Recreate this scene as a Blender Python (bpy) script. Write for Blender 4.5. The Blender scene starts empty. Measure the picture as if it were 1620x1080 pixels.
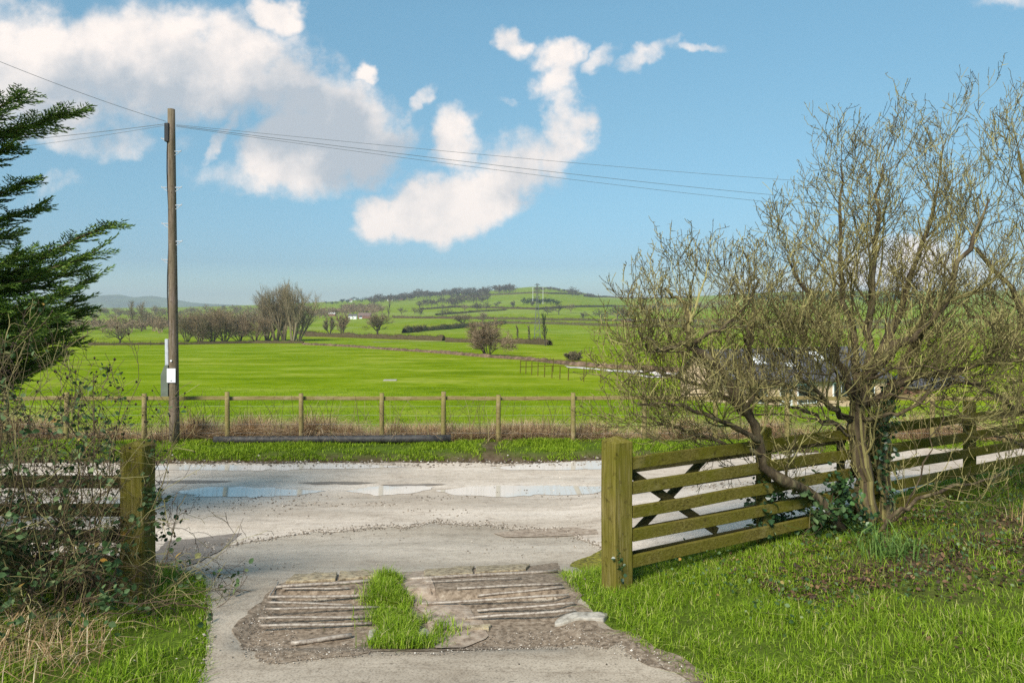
import bpy, math, random
import numpy as np
from mathutils import Vector
random.seed(7)
RNG = np.random.default_rng(11)
S = bpy.context.scene
COL = S.collection
F = 1080.0; CX = 810.0; HY = 490.0; CZ = 3.0
R = math.radians

# ------------------------------------------------------------------ numeric helpers
def hash2(ix, iy, seed):
    n = (ix.astype(np.int64) * 374761393 + iy.astype(np.int64) * 668265263 + seed * 982451653) & 0xffffffff
    n = ((n ^ (n >> 13)) * 1274126177) & 0xffffffff
    return ((n ^ (n >> 16)) & 0xffff) / 65535.0
def vnoise(x, y, seed=0):
    x = np.asarray(x, float); y = np.asarray(y, float)
    ix = np.floor(x); iy = np.floor(y); fx = x - ix; fy = y - iy
    fx = fx * fx * (3 - 2 * fx); fy = fy * fy * (3 - 2 * fy)
    a = hash2(ix, iy, seed); b = hash2(ix + 1, iy, seed); c = hash2(ix, iy + 1, seed); d = hash2(ix + 1, iy + 1, seed)
    return (a + (b - a) * fx) * (1 - fy) + (c + (d - c) * fx) * fy
def fbm(x, y, seed=0, o=3):
    s = 0; a = 0.5; t = 0
    for k in range(o):
        s = s + a * vnoise(x * 2 ** k, y * 2 ** k, seed + k); t += a; a *= 0.5
    return s / t
def sstep(a, b, x):
    t = np.clip((x - a) / (b - a), 0, 1); return t * t * (3 - 2 * t)
def pchip(xs, ys):
    xs = np.array(xs, float); ys = np.array(ys, float); h = np.diff(xs); dl = np.diff(ys) / h
    m = np.zeros_like(xs); m[0] = dl[0]; m[-1] = dl[-1]
    for i in range(1, len(xs) - 1):
        if dl[i - 1] * dl[i] > 0:
            w1 = 2 * h[i] + h[i - 1]; w2 = h[i] + 2 * h[i - 1]
            m[i] = (w1 + w2) / (w1 / dl[i - 1] + w2 / dl[i])
    def f(x):
        x = np.clip(np.asarray(x, float), xs[0], xs[-1]); i = np.clip(np.searchsorted(xs, x) - 1, 0, len(xs) - 2)
        t = (x - xs[i]) / h[i]
        return ((2 * t ** 3 - 3 * t ** 2 + 1) * ys[i] + (t ** 3 - 2 * t ** 2 + t) * h[i] * m[i]
                + (-2 * t ** 3 + 3 * t ** 2) * ys[i + 1] + (t ** 3 - t ** 2) * h[i] * m[i + 1])
    return f
def inpoly(x, y, poly):
    r = np.zeros(np.shape(x), bool); n = len(poly); j = n - 1
    for i in range(n):
        xi, yi = poly[i]; xj, yj = poly[j]
        c = ((yi > y) != (yj > y)) & (x < (xj - xi) * (y - yi) / (yj - yi + 1e-12) + xi)
        r ^= c; j = i
    return r

# ------------------------------------------------------------------ terrain height
ZNEAR = pchip([-30, -8, 0, 2, 4, 4.7, 5.6, 7, 8.5, 10, 11.3, 13, 15.3, 16, 20, 40, 80, 120, 160],
              [2.3, 1.8, 1.3, 1.05, .82, .78, .72, .41, .25, .13, .05, 0, 0, -.08, -.42, -1.6, -3.2, -4.4, -5.44])
PYB = pchip([160, 200, 250, 320, 420, 550, 700, 900, 1150, 1450, 1800], [547, 541, 533, 524, 516, 508, 502, 497, 493, 490, 488])
RID = pchip([-800, 200, 420, 480, 560, 640, 720, 800, 850, 900, 950, 1000, 1060, 1150, 1240, 1400, 2600],
            [487, 486, 481, 478, 474, 468, 463, 457, 453, 458, 467, 470, 469, 465, 461, 459, 461])
SH = pchip([160, 320, 420, 550, 700, 900, 1150, 1450, 1800], [0, 0, .03, .1, .25, .45, .65, .85, 1])
def fence_s(x, d):       # signed distance to the paddock fence line, positive on the lane side
    return (-(x - .86) * .4706 + (d - 5.6) * .8824)
def H(x, d):
    x = np.asarray(x, float); d = np.asarray(d, float)
    zc = ZNEAR(np.minimum(d, 160))
    s = fence_s(x, d)
    zr = ZNEAR(5.6 + s) + .04 * np.clip(x - .86, 0, 8)
    w = sstep(.3, 1.6, x) * (1 - sstep(9.5, 12.5, d))
    zn = zc * (1 - w) + zr * w
    zn = zn - .06 * sstep(-1.95, -1.75, x) * (1 - sstep(.3, .5, x)) * sstep(4.35, 4.6, d) * (1 - sstep(5.4, 5.52, d))
    # verge mound
    vm = sstep(13.45, 13.9, d - .17 * np.clip(x - .5, 0, 40)) * (1 - sstep(14.9, 15.6, d))
    zn = zn + vm * (.05 + .10 * fbm(x * 1.3, d * 1.6, 5))
    # lawn lumps
    lw = (sstep(.6, 1.4, x) * (1 - sstep(-.1, .5, s)) + (1 - sstep(-3.3, -2.7, x)) * (1 - sstep(5.6, 6.6, d)))
    zn = zn + lw * .07 * (fbm(x * 1.7, d * 1.7, 9) - .5)
    # hollow where the bungalow stands
    hol = np.exp(-((x - 19) / 9.0) ** 4 - ((d - 46) / 13.0) ** 4)
    zn = zn - 2.0 * hol
    # fields fold gently
    zn = zn + sstep(20, 60, d) * .25 * (fbm(x * .03, d * .03, 21) - .5)
    # far country
    dd = np.maximum(d, 160.0); px = CX + F * x / dd
    py = PYB(np.minimum(dd, 1800)) - (487 - RID(px)) * SH(np.minimum(dd, 1800))
    zf = CZ - (py - HY) * np.minimum(dd, 1800) / F
    zf = zf - np.clip(dd - 1800, 0, 5000) * .06
    zf = zf + sstep(300, 700, dd) * 2.5 * (fbm(x * .006, dd * .006, 31) - .5) + .25 * (fbm(x * .03, np.minimum(d, 160) * .03, 21) - .5)
    return np.where(d < 160, zn, zf)
def Hs(x, d): return float(H(np.array([x]), np.array([d]))[0])
_ds = np.concatenate([np.arange(1.5, 20, .02), np.geomspace(20, 2400, 4000)])
def gp(px, py, off=0.0):          # point of the ground seen at a photograph pixel
    u = (px - CX) / F; v = (HY - py) / F
    zz = H(u * _ds, _ds) - (CZ + v * _ds)
    i = np.argmax(zz >= 0)
    if zz[i] < 0: i = len(_ds) - 1
    d = _ds[i]
    return Vector((u * d, d, Hs(u * d, d) + off))
def at(px, py, d): return Vector(((px - CX) / F * d, d, CZ + (HY - py) / F * d))

# ------------------------------------------------------------------ materials
def new_mat(name):
    m = bpy.data.materials.new(name); m.use_nodes = True
    nt = m.node_tree; b = nt.nodes['Principled BSDF']
    return m, nt, b
def N(nt, t, **kw):
    n = nt.nodes.new(t)
    for k, v in kw.items(): setattr(n, k, v)
    return n
def ramp(nt, fac, stops):
    r = N(nt, 'ShaderNodeValToRGB'); e = r.color_ramp.elements
    while len(e) > 1: e.remove(e[-1])
    e[0].position = stops[0][0]; e[0].color = (*stops[0][1], 1)
    for p, c in stops[1:]:
        q = e.new(p); q.color = (*c, 1)
    nt.links.new(fac, r.inputs[0]); return r.outputs[0]
def noise(nt, scale, detail=4, rough=.55, vec=None, stretch=None, coord='Object', dist=0):
    if vec is None:
        tc = N(nt, 'ShaderNodeTexCoord'); vec = tc.outputs[coord]
    if stretch:
        mp = N(nt, 'ShaderNodeMapping'); mp.inputs['Scale'].default_value = stretch
        nt.links.new(vec, mp.inputs[0]); vec = mp.outputs[0]
    n = N(nt, 'ShaderNodeTexNoise'); n.inputs['Scale'].default_value = scale; n.inputs['Detail'].default_value = detail
    n.inputs['Roughness'].default_value = rough; n.inputs['Distortion'].default_value = dist
    nt.links.new(vec, n.inputs['Vector']); return n.outputs[0]
def mixc(nt, fac, a, b, mode='MIX'):
    m = N(nt, 'ShaderNodeMix', data_type='RGBA', blend_type=mode)
    for sock, v in ((m.inputs['Factor'], fac), (m.inputs['A'], a), (m.inputs['B'], b)):
        if isinstance(v, bpy.types.NodeSocket): nt.links.new(v, sock)
        elif isinstance(v, (int, float)): sock.default_value = v
        else: sock.default_value = (*v, 1)
    # RGBA sockets share names; pick colour ones
    return m.outputs['Result'] if False else m.outputs[2]
def mixrgb(nt, fac, a, b, mode='MIX'):
    m = N(nt, 'ShaderNodeMix', data_type='RGBA', blend_type=mode)
    for i, v in ((0, fac), (6, a), (7, b)):
        s = m.inputs[i]
        if isinstance(v, bpy.types.NodeSocket): nt.links.new(v, s)
        elif isinstance(v, (int, float)): s.default_value = v
        else: s.default_value = (*v, 1)
    return m.outputs[2]
def math_(nt, op, a, b=None, clamp=False):
    m = N(nt, 'ShaderNodeMath', operation=op, use_clamp=clamp)
    for i, v in ((0, a), (1, b)):
        if v is None: continue
        if isinstance(v, bpy.types.NodeSocket): nt.links.new(v, m.inputs[i])
        else: m.inputs[i].default_value = v
    return m.outputs[0]
def bump(nt, b, h, strength=.4, dist=.01):
    n = N(nt, 'ShaderNodeBump'); n.inputs['Strength'].default_value = strength; n.inputs['Distance'].default_value = dist
    nt.links.new(h, n.inputs['Height']); nt.links.new(n.outputs[0], b.inputs['Normal'])
def simple(name, stops, scale, rough=.8, stretch=None, detail=5, bmp=.3, bd=.01, spec=.3, coord='Object'):
    m, nt, b = new_mat(name)
    f = noise(nt, scale, detail, .6, stretch=stretch, coord=coord)
    nt.links.new(ramp(nt, f, stops), b.inputs['Base Color'])
    b.inputs['Roughness'].default_value = rough; b.inputs['Specular IOR Level'].default_value = spec
    if bmp: bump(nt, b, f, bmp, bd)
    return m
def island(name, stops, rough=.65, spec=.3, trans=0.0, patch=None):
    m, nt, b = new_mat(name)
    g = N(nt, 'ShaderNodeNewGeometry')
    c = ramp(nt, g.outputs['Random Per Island'], stops)
    if patch:
        p = noise(nt, patch[0], 3); p = math_(nt, 'SUBTRACT', p, .42); p = math_(nt, 'MULTIPLY', p, 6, True)
        c = mixrgb(nt, math_(nt, 'MULTIPLY', p, patch[2]), c, patch[1])
    nt.links.new(c, b.inputs['Base Color'])
    b.inputs['Roughness'].default_value = rough; b.inputs['Specular IOR Level'].default_value = spec
    if trans:
        t = N(nt, 'ShaderNodeBsdfTranslucent'); nt.links.new(c, t.inputs[0])
        mx = N(nt, 'ShaderNodeMixShader'); mx.inputs[0].default_value = trans
        nt.links.new(b.outputs[0], mx.inputs[1]); nt.links.new(t.outputs[0], mx.inputs[2])
        nt.links.new(mx.outputs[0], nt.nodes['Material Output'].inputs[0])
    return m
M = {}
M['grass'] = island('grass_blades', [(0, (.085, .155, .008)), (.4, (.17, .28, .012)), (.75, (.26, .38, .022)), (.92, (.38, .45, .08)), (1, (.55, .48, .23))], trans=.3, spec=.15)
M['strap'] = island('strap_leaves', [(0, (.05, .11, .02)), (.6, (.11, .20, .035)), (1, (.22, .32, .08))], trans=.2, spec=.3)
M['verge'] = island('verge_blades', [(0, (.10, .17, .006)), (.5, (.20, .30, .012)), (1, (.32, .42, .04))], trans=.3, spec=.12)
M['field_grass'] = island('field_grass_blades', [(0, (.10, .17, .004)), (.5, (.17, .26, .006)), (1, (.24, .33, .02))], trans=.2)
M['straw'] = island('dry_straw', [(0, (.20, .11, .05)), (.45, (.44, .28, .14)), (.8, (.60, .43, .24)), (1, (.70, .57, .37))], trans=.15)
M['litter'] = island('leaf_litter', [(0, (.025, .015, .009)), (.5, (.06, .032, .018)), (.85, (.13, .07, .035)), (1, (.22, .13, .06))])
M['bramble_leaf'] = island('bramble_leaf', [(0, (.025, .055, .016)), (.5, (.06, .11, .035)), (.85, (.13, .19, .075)), (.97, (.19, .23, .10)), (1, (.35, .18, .03))], rough=.6, spec=.22, trans=.15)
M['ivy'] = island('ivy_leaf', [(0, (.010, .028, .010)), (.6, (.025, .06, .018)), (1, (.07, .14, .035))], rough=.38, spec=.5)
M['conifer'] = island('conifer_needles', [(0, (.022, .055, .010)), (.45, (.065, .135, .018)), (.8, (.14, .235, .026)), (1, (.26, .35, .05))], rough=.55, trans=.15)
M['twig'] = island('mossy_twigs', [(0, (.05, .036, .018)), (.45, (.135, .11, .042)), (.8, (.24, .205, .075)), (1, (.34, .30, .115))], rough=.85)
M['bark'] = simple('dark_bark', [(.3, (.03, .02, .013)), (.5, (.09, .065, .036)), (.7, (.20, .165, .085))], 14, .9, (1, 1, .25), bmp=.9, bd=.03)
M['cane'] = island('dead_canes', [(0, (.035, .02, .014)), (.45, (.085, .055, .030)), (.8, (.17, .14, .055)), (1, (.28, .25, .10))], rough=.8)
M['hip'] = simple('dried_hips', [(.3, (.02, .014, .010)), (.7, (.06, .035, .02))], 30, .7, bmp=0)
def wood_mat(name, dark, mid, light, green, gamt=.6):
    m, nt, b = new_mat(name)
    g = noise(nt, 9, 6, .65, stretch=(.35, 9, 9), dist=.6)
    tc = N(nt, 'ShaderNodeTexCoord')
    c = ramp(nt, g, [(.28, dark), (.5, mid), (.72, light)])
    p = noise(nt, 2.1, 4, .6)
    p = math_(nt, 'MULTIPLY', math_(nt, 'SUBTRACT', p, .36), 4.0, True)
    c = mixrgb(nt, math_(nt, 'MULTIPLY', p, gamt), c, green)
    gy = noise(nt, 3.7, 5, .7, stretch=(.6, 1, 1), dist=.8); gy = math_(nt, 'MULTIPLY', math_(nt, 'SUBTRACT', gy, .52), 6, True)
    c = mixrgb(nt, math_(nt, 'MULTIPLY', gy, .45), c, (light[0] * 1.15, light[1] * 1.12, light[2] * 1.5))
    k = noise(nt, 16, 4, .7); k = math_(nt, 'MULTIPLY', math_(nt, 'SUBTRACT', k, .57), 8, True)
    c = mixrgb(nt, math_(nt, 'MULTIPLY', k, .7), c, dark)
    nt.links.new(c, b.inputs['Base Color']); b.inputs['Roughness'].default_value = .9; b.inputs['Specular IOR Level'].default_value = .06
    bump(nt, b, g, .5, .012); return m
M['wood'] = wood_mat('algae_timber', (.045, .034, .010), (.125, .102, .022), (.22, .185, .06), (.105, .10, .008), .75)
M['wood_post'] = wood_mat('gatepost_timber', (.045, .034, .010), (.165, .132, .032), (.29, .24, .085), (.125, .118, .010), .7)
M['wood_dark'] = wood_mat('damp_gate_timber', (.03, .022, .01), (.085, .07, .03), (.15, .125, .06), (.07, .07, .018), .6)
M['wood_new'] = wood_mat('treated_softwood', (.09, .062, .025), (.23, .175, .08), (.34, .27, .135), (.20, .18, .055), .6)
M['pole'] = wood_mat('pole_timber', (.05, .034, .022), (.16, .12, .085), (.30, .245, .18), (.13, .115, .06), .4)
for k in ('wood_post', 'pole'):   # grain runs up the post
    for n in M[k].node_tree.nodes:
        if n.type == 'MAPPING': n.inputs['Scale'].default_value = (9, 9, .35)
M['dark_pole'] = simple('rotten_black_pole', [(.3, (.018, .017, .017)), (.6, (.05, .048, .047)), (.75, (.09, .10, .05))], 8, .6, bmp=.4)
M['steel'] = simple('worn_steel_bar', [(.3, (.14, .10, .075)), (.5, (.30, .25, .20)), (.7, (.42, .37, .31))], 40, .45, bmp=.06, bd=.003, spec=.5)
M['galv'] = simple('galvanised', [(.3, (.35, .37, .40)), (.7, (.52, .54, .57))], 12, .5, bmp=.05)
M['pylon_grey'] = simple('pylon_grey', [(.3, (.10, .105, .10)), (.7, (.17, .175, .17))], 2, .7, bmp=0)
M['green_paint'] = simple('green_grey_paint', [(.3, (.085, .10, .075)), (.7, (.13, .15, .115))], 5, .55, bmp=.05)
M['white_paint'] = simple('white_plate', [(.3, (.72, .73, .74)), (.7, (.82, .82, .82))], 6, .5, bmp=0)
M['black'] = simple('black_cable', [(.3, (.012, .012, .013)), (.7, (.03, .03, .03))], 6, .6, bmp=0)
M['wire'] = simple('wire_grey', [(.3, (.13, .14, .15)), (.7, (.20, .21, .22))], 3, .6, bmp=0)
M['stone'] = simple('lichen_stone', [(.3, (.10, .075, .04)), (.46, (.26, .20, .125)), (.58, (.40, .33, .22)), (.75, (.36, .26, .08))], 22, .9, bmp=.6, bd=.02)
M['pale_stone'] = simple('pale_concrete_slab', [(.3, (.17, .15, .12)), (.5, (.33, .30, .25)), (.7, (.45, .41, .35))], 18, .9, bmp=.5)
M['pebble'] = island('pebbles', [(0, (.07, .055, .042)), (.5, (.19, .155, .12)), (.88, (.34, .29, .235)), (1, (.6, .55, .48))], rough=.8)
M['moss'] = simple('moss', [(.35, (.07, .06, .015)), (.55, (.22, .20, .02)), (.7, (.30, .27, .04))], 24, .95, bmp=1, bd=.03)
M['bank'] = simple('bank_earth', [(.3, (.055, .035, .022)), (.55, (.16, .10, .06)), (.75, (.30, .20, .13))], .9, .95, bmp=.2, bd=.05, coord='Object')
M['hedge'] = island('winter_hedge', [(0, (.035, .026, .014)), (.5, (.08, .06, .030)), (1, (.14, .105, .05))], rough=.95, spec=.1)
M['hedge_olive'] = island('olive_hedge', [(0, (.032, .033, .012)), (.5, (.085, .078, .030)), (1, (.15, .135, .055))], rough=.95, spec=.1)
M['far_twig'] = island('far_twigs', [(0, (.09, .07, .040)), (.5, (.18, .145, .08)), (1, (.29, .24, .14))], rough=.95, spec=.1)
M['far_red'] = island('far_red_twigs', [(0, (.12, .08, .048)), (.5, (.23, .165, .10)), (1, (.35, .265, .165))], rough=.95, spec=.1)
M['far_pale'] = island('far_pale_twigs', [(0, (.10, .078, .045)), (.5, (.20, .16, .095)), (1, (.34, .28, .175))], rough=.95, spec=.1)
M['hill_twig'] = island('hill_twigs', [(0, (.045, .037, .026)), (.5, (.095, .08, .055)), (1, (.17, .14, .10))], rough=.95, spec=.1)
M['far_green'] = island('far_evergreen', [(0, (.012, .022, .012)), (1, (.045, .065, .030))], rough=.95, spec=.1)
M['far_trunk'] = simple('far_trunks', [(.3, (.035, .027, .018)), (.7, (.10, .08, .055))], 2, .95, bmp=0)
M['sandstone'] = simple('sandstone_wall', [(.3, (.42, .29, .18)), (.6, (.62, .46, .31)), (.75, (.72, .56, .40))], 2.2, .9, bmp=.5, bd=.03)
M['slate'] = simple('slate_roof', [(.3, (.055, .052, .056)), (.7, (.105, .10, .108))], 3.0, .55, bmp=.3)
M['render_white'] = simple('white_render', [(.3, (.70, .69, .66)), (.7, (.80, .79, .77))], 1, .9, bmp=0)
M['brick'] = simple('red_brown_brick', [(.3, (.16, .075, .05)), (.7, (.27, .14, .10))], 2, .9, bmp=0)
M['tile'] = simple('brown_tiles', [(.3, (.13, .085, .07)), (.7, (.20, .14, .12))], 2, .8, bmp=0)
M['glass'] = simple('dark_window', [(.3, (.02, .025, .03)), (.7, (.04, .05, .06))], 2, .1, bmp=0, spec=.6)
# water
m, nt, b = new_mat('puddle_water'); b.inputs['Base Color'].default_value = (.58, .51, .43, 1); b.inputs['Roughness'].default_value = .06
b.inputs['IOR'].default_value = 1.33; b.inputs['Specular IOR Level'].default_value = .5
bump(nt, b, noise(nt, 3, 2), .02, .01); M['puddle'] = m
m, nt, b = new_mat('stream_water'); b.inputs['Base Color'].default_value = (.66, .57, .50, 1); b.inputs['Roughness'].default_value = .5
M['stream'] = m
# lane: wet concrete / tarmac
def lane_mat(name, c0, c1, c2, speck=.7):
    m, nt, b = new_mat(name)
    big = noise(nt, .55, 5, .6, stretch=(.35, 1.5, 1))
    mid = noise(nt, 3.2, 5, .65, stretch=(.55, 1.5, 1), dist=.4)
    fine = noise(nt, 75, 3, .6)
    c = ramp(nt, big, [(.3, c0), (.5, c1), (.68, c2)])
    c = mixrgb(nt, .55, c, ramp(nt, mid, [(.28, (.40, .34, .28)), (.45, (.80, .78, .75)), (.68, (1.06, 1.06, 1.06))]), 'MULTIPLY')
    c = mixrgb(nt, .8, c, ramp(nt, noise(nt, 11, 6, .75), [(.3, (.6, .56, .52)), (.48, (1, 1, 1)), (.7, (1.06, 1.06, 1.06))]), 'MULTIPLY')
    c = mixrgb(nt, .6, c, ramp(nt, fine, [(.32, (.30, .27, .24)), (.48, (.92, .91, .90)), (.65, (1.12, 1.12, 1.12))]), 'MULTIPLY')
    # scattered mud crumbs and dirt streaks
    s = noise(nt, 26, 2, .5, stretch=(.7, 1, 1)); s = math_(nt, 'MULTIPLY', math_(nt, 'SUBTRACT', s, .68), 14, True)
    zone = noise(nt, .9, 3, .6, stretch=(.4, 1.3, 1)); zone = math_(nt, 'MULTIPLY', math_(nt, 'SUBTRACT', zone, .47), 9, True)
    c = mixrgb(nt, math_(nt, 'MULTIPLY', math_(nt, 'MULTIPLY', s, zone), speck), c, (.11, .085, .06))
    d = noise(nt, 2.2, 6, .75, stretch=(.22, 2.2, 1), dist=1.2); d = math_(nt, 'MULTIPLY', math_(nt, 'SUBTRACT', d, .61), 13, True)
    c = mixrgb(nt, math_(nt, 'MULTIPLY', d, .55), c, (.17, .12, .08))
    nt.links.new(c, b.inputs['Base Color'])
    w = noise(nt, .8, 4, .6, stretch=(.3, 1.4, 1))
    rr = N(nt, 'ShaderNodeMapRange'); nt.links.new(w, rr.inputs[0])
    rr.inputs[1].default_value = .38; rr.inputs[2].default_value = .6; rr.inputs[3].default_value = .38; rr.inputs[4].default_value = .7
    nt.links.new(rr.outputs[0], b.inputs['Roughness']); b.inputs['Specular IOR Level'].default_value = .3
    hh = math_(nt, 'ADD', math_(nt, 'MULTIPLY', mid, .6), math_(nt, 'MULTIPLY', fine, .4))
    bump(nt, b, hh, .25, .012); return m
M['lane'] = lane_mat('wet_lane', (.45, .37, .285), (.60, .505, .405), (.71, .61, .505))
M['drive'] = lane_mat('worn_driveway', (.325, .265, .20), (.44, .37, .285), (.57, .485, .385))
M['patch'] = lane_mat('rough_patch', (.13, .105, .085), (.20, .165, .13), (.27, .22, .18))
M['soil'] = simple('grit_soil', [(.3, (.07, .048, .03)), (.46, (.19, .14, .095)), (.58, (.27, .205, .145)), (.75, (.40, .33, .25))], 26, .9, detail=9, bmp=.8, bd=.012)
M['mud'] = simple('tracked_mud', [(.3, (.16, .11, .075)), (.5, (.33, .25, .18)), (.72, (.45, .365, .28))], 16, .7, detail=9, bmp=.7, bd=.015)
# ground: zone attribute  R field  G mud  B pale tint
m, nt, b = new_mat('ground_cover')
at_ = N(nt, 'ShaderNodeAttribute', attribute_name='zone'); sep = N(nt, 'ShaderNodeSeparateColor'); nt.links.new(at_.outputs['Color'], sep.inputs[0])
geo = N(nt, 'ShaderNodeNewGeometry'); pos = geo.outputs['Position']
n1 = noise(nt, .12, 6, .62, vec=pos, stretch=(.7, 1.2, .0)); n2 = noise(nt, 2.2, 5, .65, vec=pos, stretch=(.7, 1.1, 0)); n3 = noise(nt, .016, 3, .5, vec=pos, stretch=(.6, 1, 0))
fld = ramp(nt, n1, [(.30, (.105, .165, .005)), (.5, (.178, .243, .009)), (.68, (.285, .315, .045))])
fld = mixrgb(nt, .5, fld, ramp(nt, n2, [(.3, (.40, .50, .35)), (.52, (1, 1, 1)), (.72, (1.35, 1.22, 1.3))]), 'MULTIPLY')
n4 = noise(nt, .55, 8, .7, vec=pos, stretch=(.8, 1, 0))
fld = mixrgb(nt, .6, fld, ramp(nt, n4, [(.36, (.62, .72, .5)), (.5, (1, 1, 1)), (.64, (1.3, 1.16, 1.5))]), 'MULTIPLY')
fld = mixrgb(nt, .45, fld, ramp(nt, n3, [(.35, (.75, .95, .8)), (.6, (1.1, 1, 1.1))]), 'MULTIPLY')
n5 = noise(nt, 34, 4, .7, vec=pos)
lawn = ramp(nt, math_(nt, 'ADD', math_(nt, 'MULTIPLY', n2, .45), math_(nt, 'MULTIPLY', n5, .55)), [(.3, (.045, .04, .015)), (.5, (.075, .11, .016)), (.7, (.11, .17, .018))])
mud = ramp(nt, noise(nt, 5, 6, .7, vec=pos), [(.3, (.04, .026, .017)), (.55, (.10, .07, .045)), (.75, (.20, .15, .105))])
c = mixrgb(nt, sep.outputs[0], lawn, fld); c = mixrgb(nt, sep.outputs[2], c, (.26, .30, .10)); c = mixrgb(nt, sep.outputs[1], c, mud)
nt.links.new(c, b.inputs['Base Color']); b.inputs['Roughness'].default_value = 1; b.inputs['Specular IOR Level'].default_value = 0
bump(nt, b, noise(nt, 9, 4, .7, vec=pos), .5, .03); M['ground'] = m

# ------------------------------------------------------------------ mesh helpers
class MB:
    def __init__(s): s.v = []; s.f = {}; s.n = 0
    def add(s, V, Fc):
        V = np.asarray(V, float).reshape(-1, 3); Fc = np.asarray(Fc, int)
        if len(V) == 0 or len(Fc) == 0: return
        s.v.append(V); s.f.setdefault(Fc.shape[1], []).append(Fc + s.n); s.n += len(V)
    def mesh(s, name, mat=None, smooth=False):
        me = bpy.data.meshes.new(name)
        V = np.concatenate(s.v); me.vertices.add(len(V)); me.vertices.foreach_set('co', V.astype(np.float32).ravel())
        idx = []; st = []; o = 0
        for k, L in s.f.items():
            A = np.concatenate(L); idx.append(A.ravel()); st.append(o + np.arange(len(A)) * k); o += A.size
        idx = np.concatenate(idx); st = np.concatenate(st)
        me.loops.add(len(idx)); me.loops.foreach_set('vertex_index', idx.astype(np.int32))
        me.polygons.add(len(st)); me.polygons.foreach_set('loop_start', st.astype(np.int32))
        me.update(calc_edges=True); me.validate()
        me.polygons.foreach_set('use_smooth', np.full(len(me.polygons), smooth))
        if mat: me.materials.append(mat)
        return me
    def build(s, name, mat, parent=None, smooth=False, loc=None):
        if loc is not None:
            for k in range(len(s.v)): s.v[k] = s.v[k] - np.array(loc)
        o = bpy.data.objects.new(name, s.mesh(name, mat, smooth)); COL.objects.link(o)
        if loc is not None and parent is None: o.location = loc
        if parent: o.parent = parent
        return o
def tag(o, label=None, cat=None, group=None, kind=None):
    for k, v in (('label', label), ('category', cat), ('group', group), ('kind', kind)):
        if v: o[k] = v
    return o
def empty(name, loc, label, cat, group=None):
    o = bpy.data.objects.new(name, None); COL.objects.link(o); o.location = loc; o.empty_display_size = .2
    return tag(o, label, cat, group)
def tubes(mb, polys, sides=None):
    """polys: list of (points, radii); batched by point count and side count"""
    g = {}
    for P, r in polys:
        k = sides or (8 if r[0] > .03 else 5 if r[0] > .010 else 3)
        g.setdefault((len(P), k), []).append((P, r))
    for (n, k), L in g.items():
        P = np.array([a for a, _ in L], float); Rr = np.array([b for _, b in L], float); m = len(L)
        T = np.empty_like(P); T[:, 1:-1] = P[:, 2:] - P[:, :-2]; T[:, 0] = P[:, 1] - P[:, 0]; T[:, -1] = P[:, -1] - P[:, -2]
        T /= np.linalg.norm(T, axis=2, keepdims=True) + 1e-9
        mean = P[:, -1] - P[:, 0]; ax = np.argmin(np.abs(mean), axis=1); ref = np.eye(3)[ax][:, None, :]
        U = np.cross(T, np.broadcast_to(ref, T.shape)); U /= np.linalg.norm(U, axis=2, keepdims=True) + 1e-9
        W = np.cross(T, U); a = np.arange(k) * 2 * np.pi / k
        V = P[:, :, None] + Rr[:, :, None, None] * (np.cos(a)[:, None] * U[:, :, None] + np.sin(a)[:, None] * W[:, :, None])
        base = (np.arange(m) * n * k)[:, None, None]; i = np.arange(n - 1)[None, :, None] * k; j = np.arange(k)[None, None, :]; j2 = (j + 1) % k
        q = np.stack([base + i + j, base + i + j2, base + i + k + j2, base + i + k + j], -1).reshape(-1, 4)
        mb.add(V.reshape(-1, 3), q)
        if k >= 5:
            caps = np.concatenate([(base[:, 0] + (n - 1) * k + np.arange(k)[None, :]), (base[:, 0] + np.arange(k)[None, ::-1])])
            s_ = mb.n - m * n * k
            mb.f.setdefault(k, []).append(caps.reshape(-1, k) + s_)
def ribbons(mb, A, B, w, rng=RNG):
    """flat slivers from A to B with width w at the root, pointed at the tip"""
    A = np.asarray(A, float); B = np.asarray(B, float); n = len(A); D = B - A
    r = rng.normal(size=(n, 3)); s = np.cross(D, r); s /= np.linalg.norm(s, axis=1, keepdims=True) + 1e-9
    w = np.broadcast_to(np.asarray(w, float), (n,))[:, None]
    V = np.stack([A - s * w * .5, A + s * w * .5, B + s * w * .18, B - s * w * .18], 1)
    mb.add(V.reshape(-1, 3), (np.arange(n) * 4)[:, None] + np.arange(4)[None])
def leaves(mb, P, size, rng=RNG, flat=.5, aspect=.7):
    """folded oval leaves"""
    P = np.asarray(P, float); n = len(P); size = np.broadcast_to(np.asarray(size, float), (n,))[:, None]
    nr = rng.normal(size=(n, 3)); nr[:, 2] = np.abs(nr[:, 2]) + flat; nr /= np.linalg.norm(nr, axis=1, keepdims=True)
    t = np.cross(nr, rng.normal(size=(n, 3))); t /= np.linalg.norm(t, axis=1, keepdims=True); s = np.cross(nr, t)
    a = size * aspect * .5
    V = np.stack([P, P + t * size * .3 + s * a + nr * size * .1, P + t * size * .7 + s * a * .85 + nr * size * .08, P + t * size,
                  P + t * size * .7 - s * a * .85 + nr * size * .08, P + t * size * .3 - s * a + nr * size * .1], 1)
    b = (np.arange(n) * 6)[:, None]
    mb.add(V.reshape(-1, 3), np.concatenate([b + np.array([[0, 1, 2, 3]]), b + np.array([[0, 3, 4, 5]])]))
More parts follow.
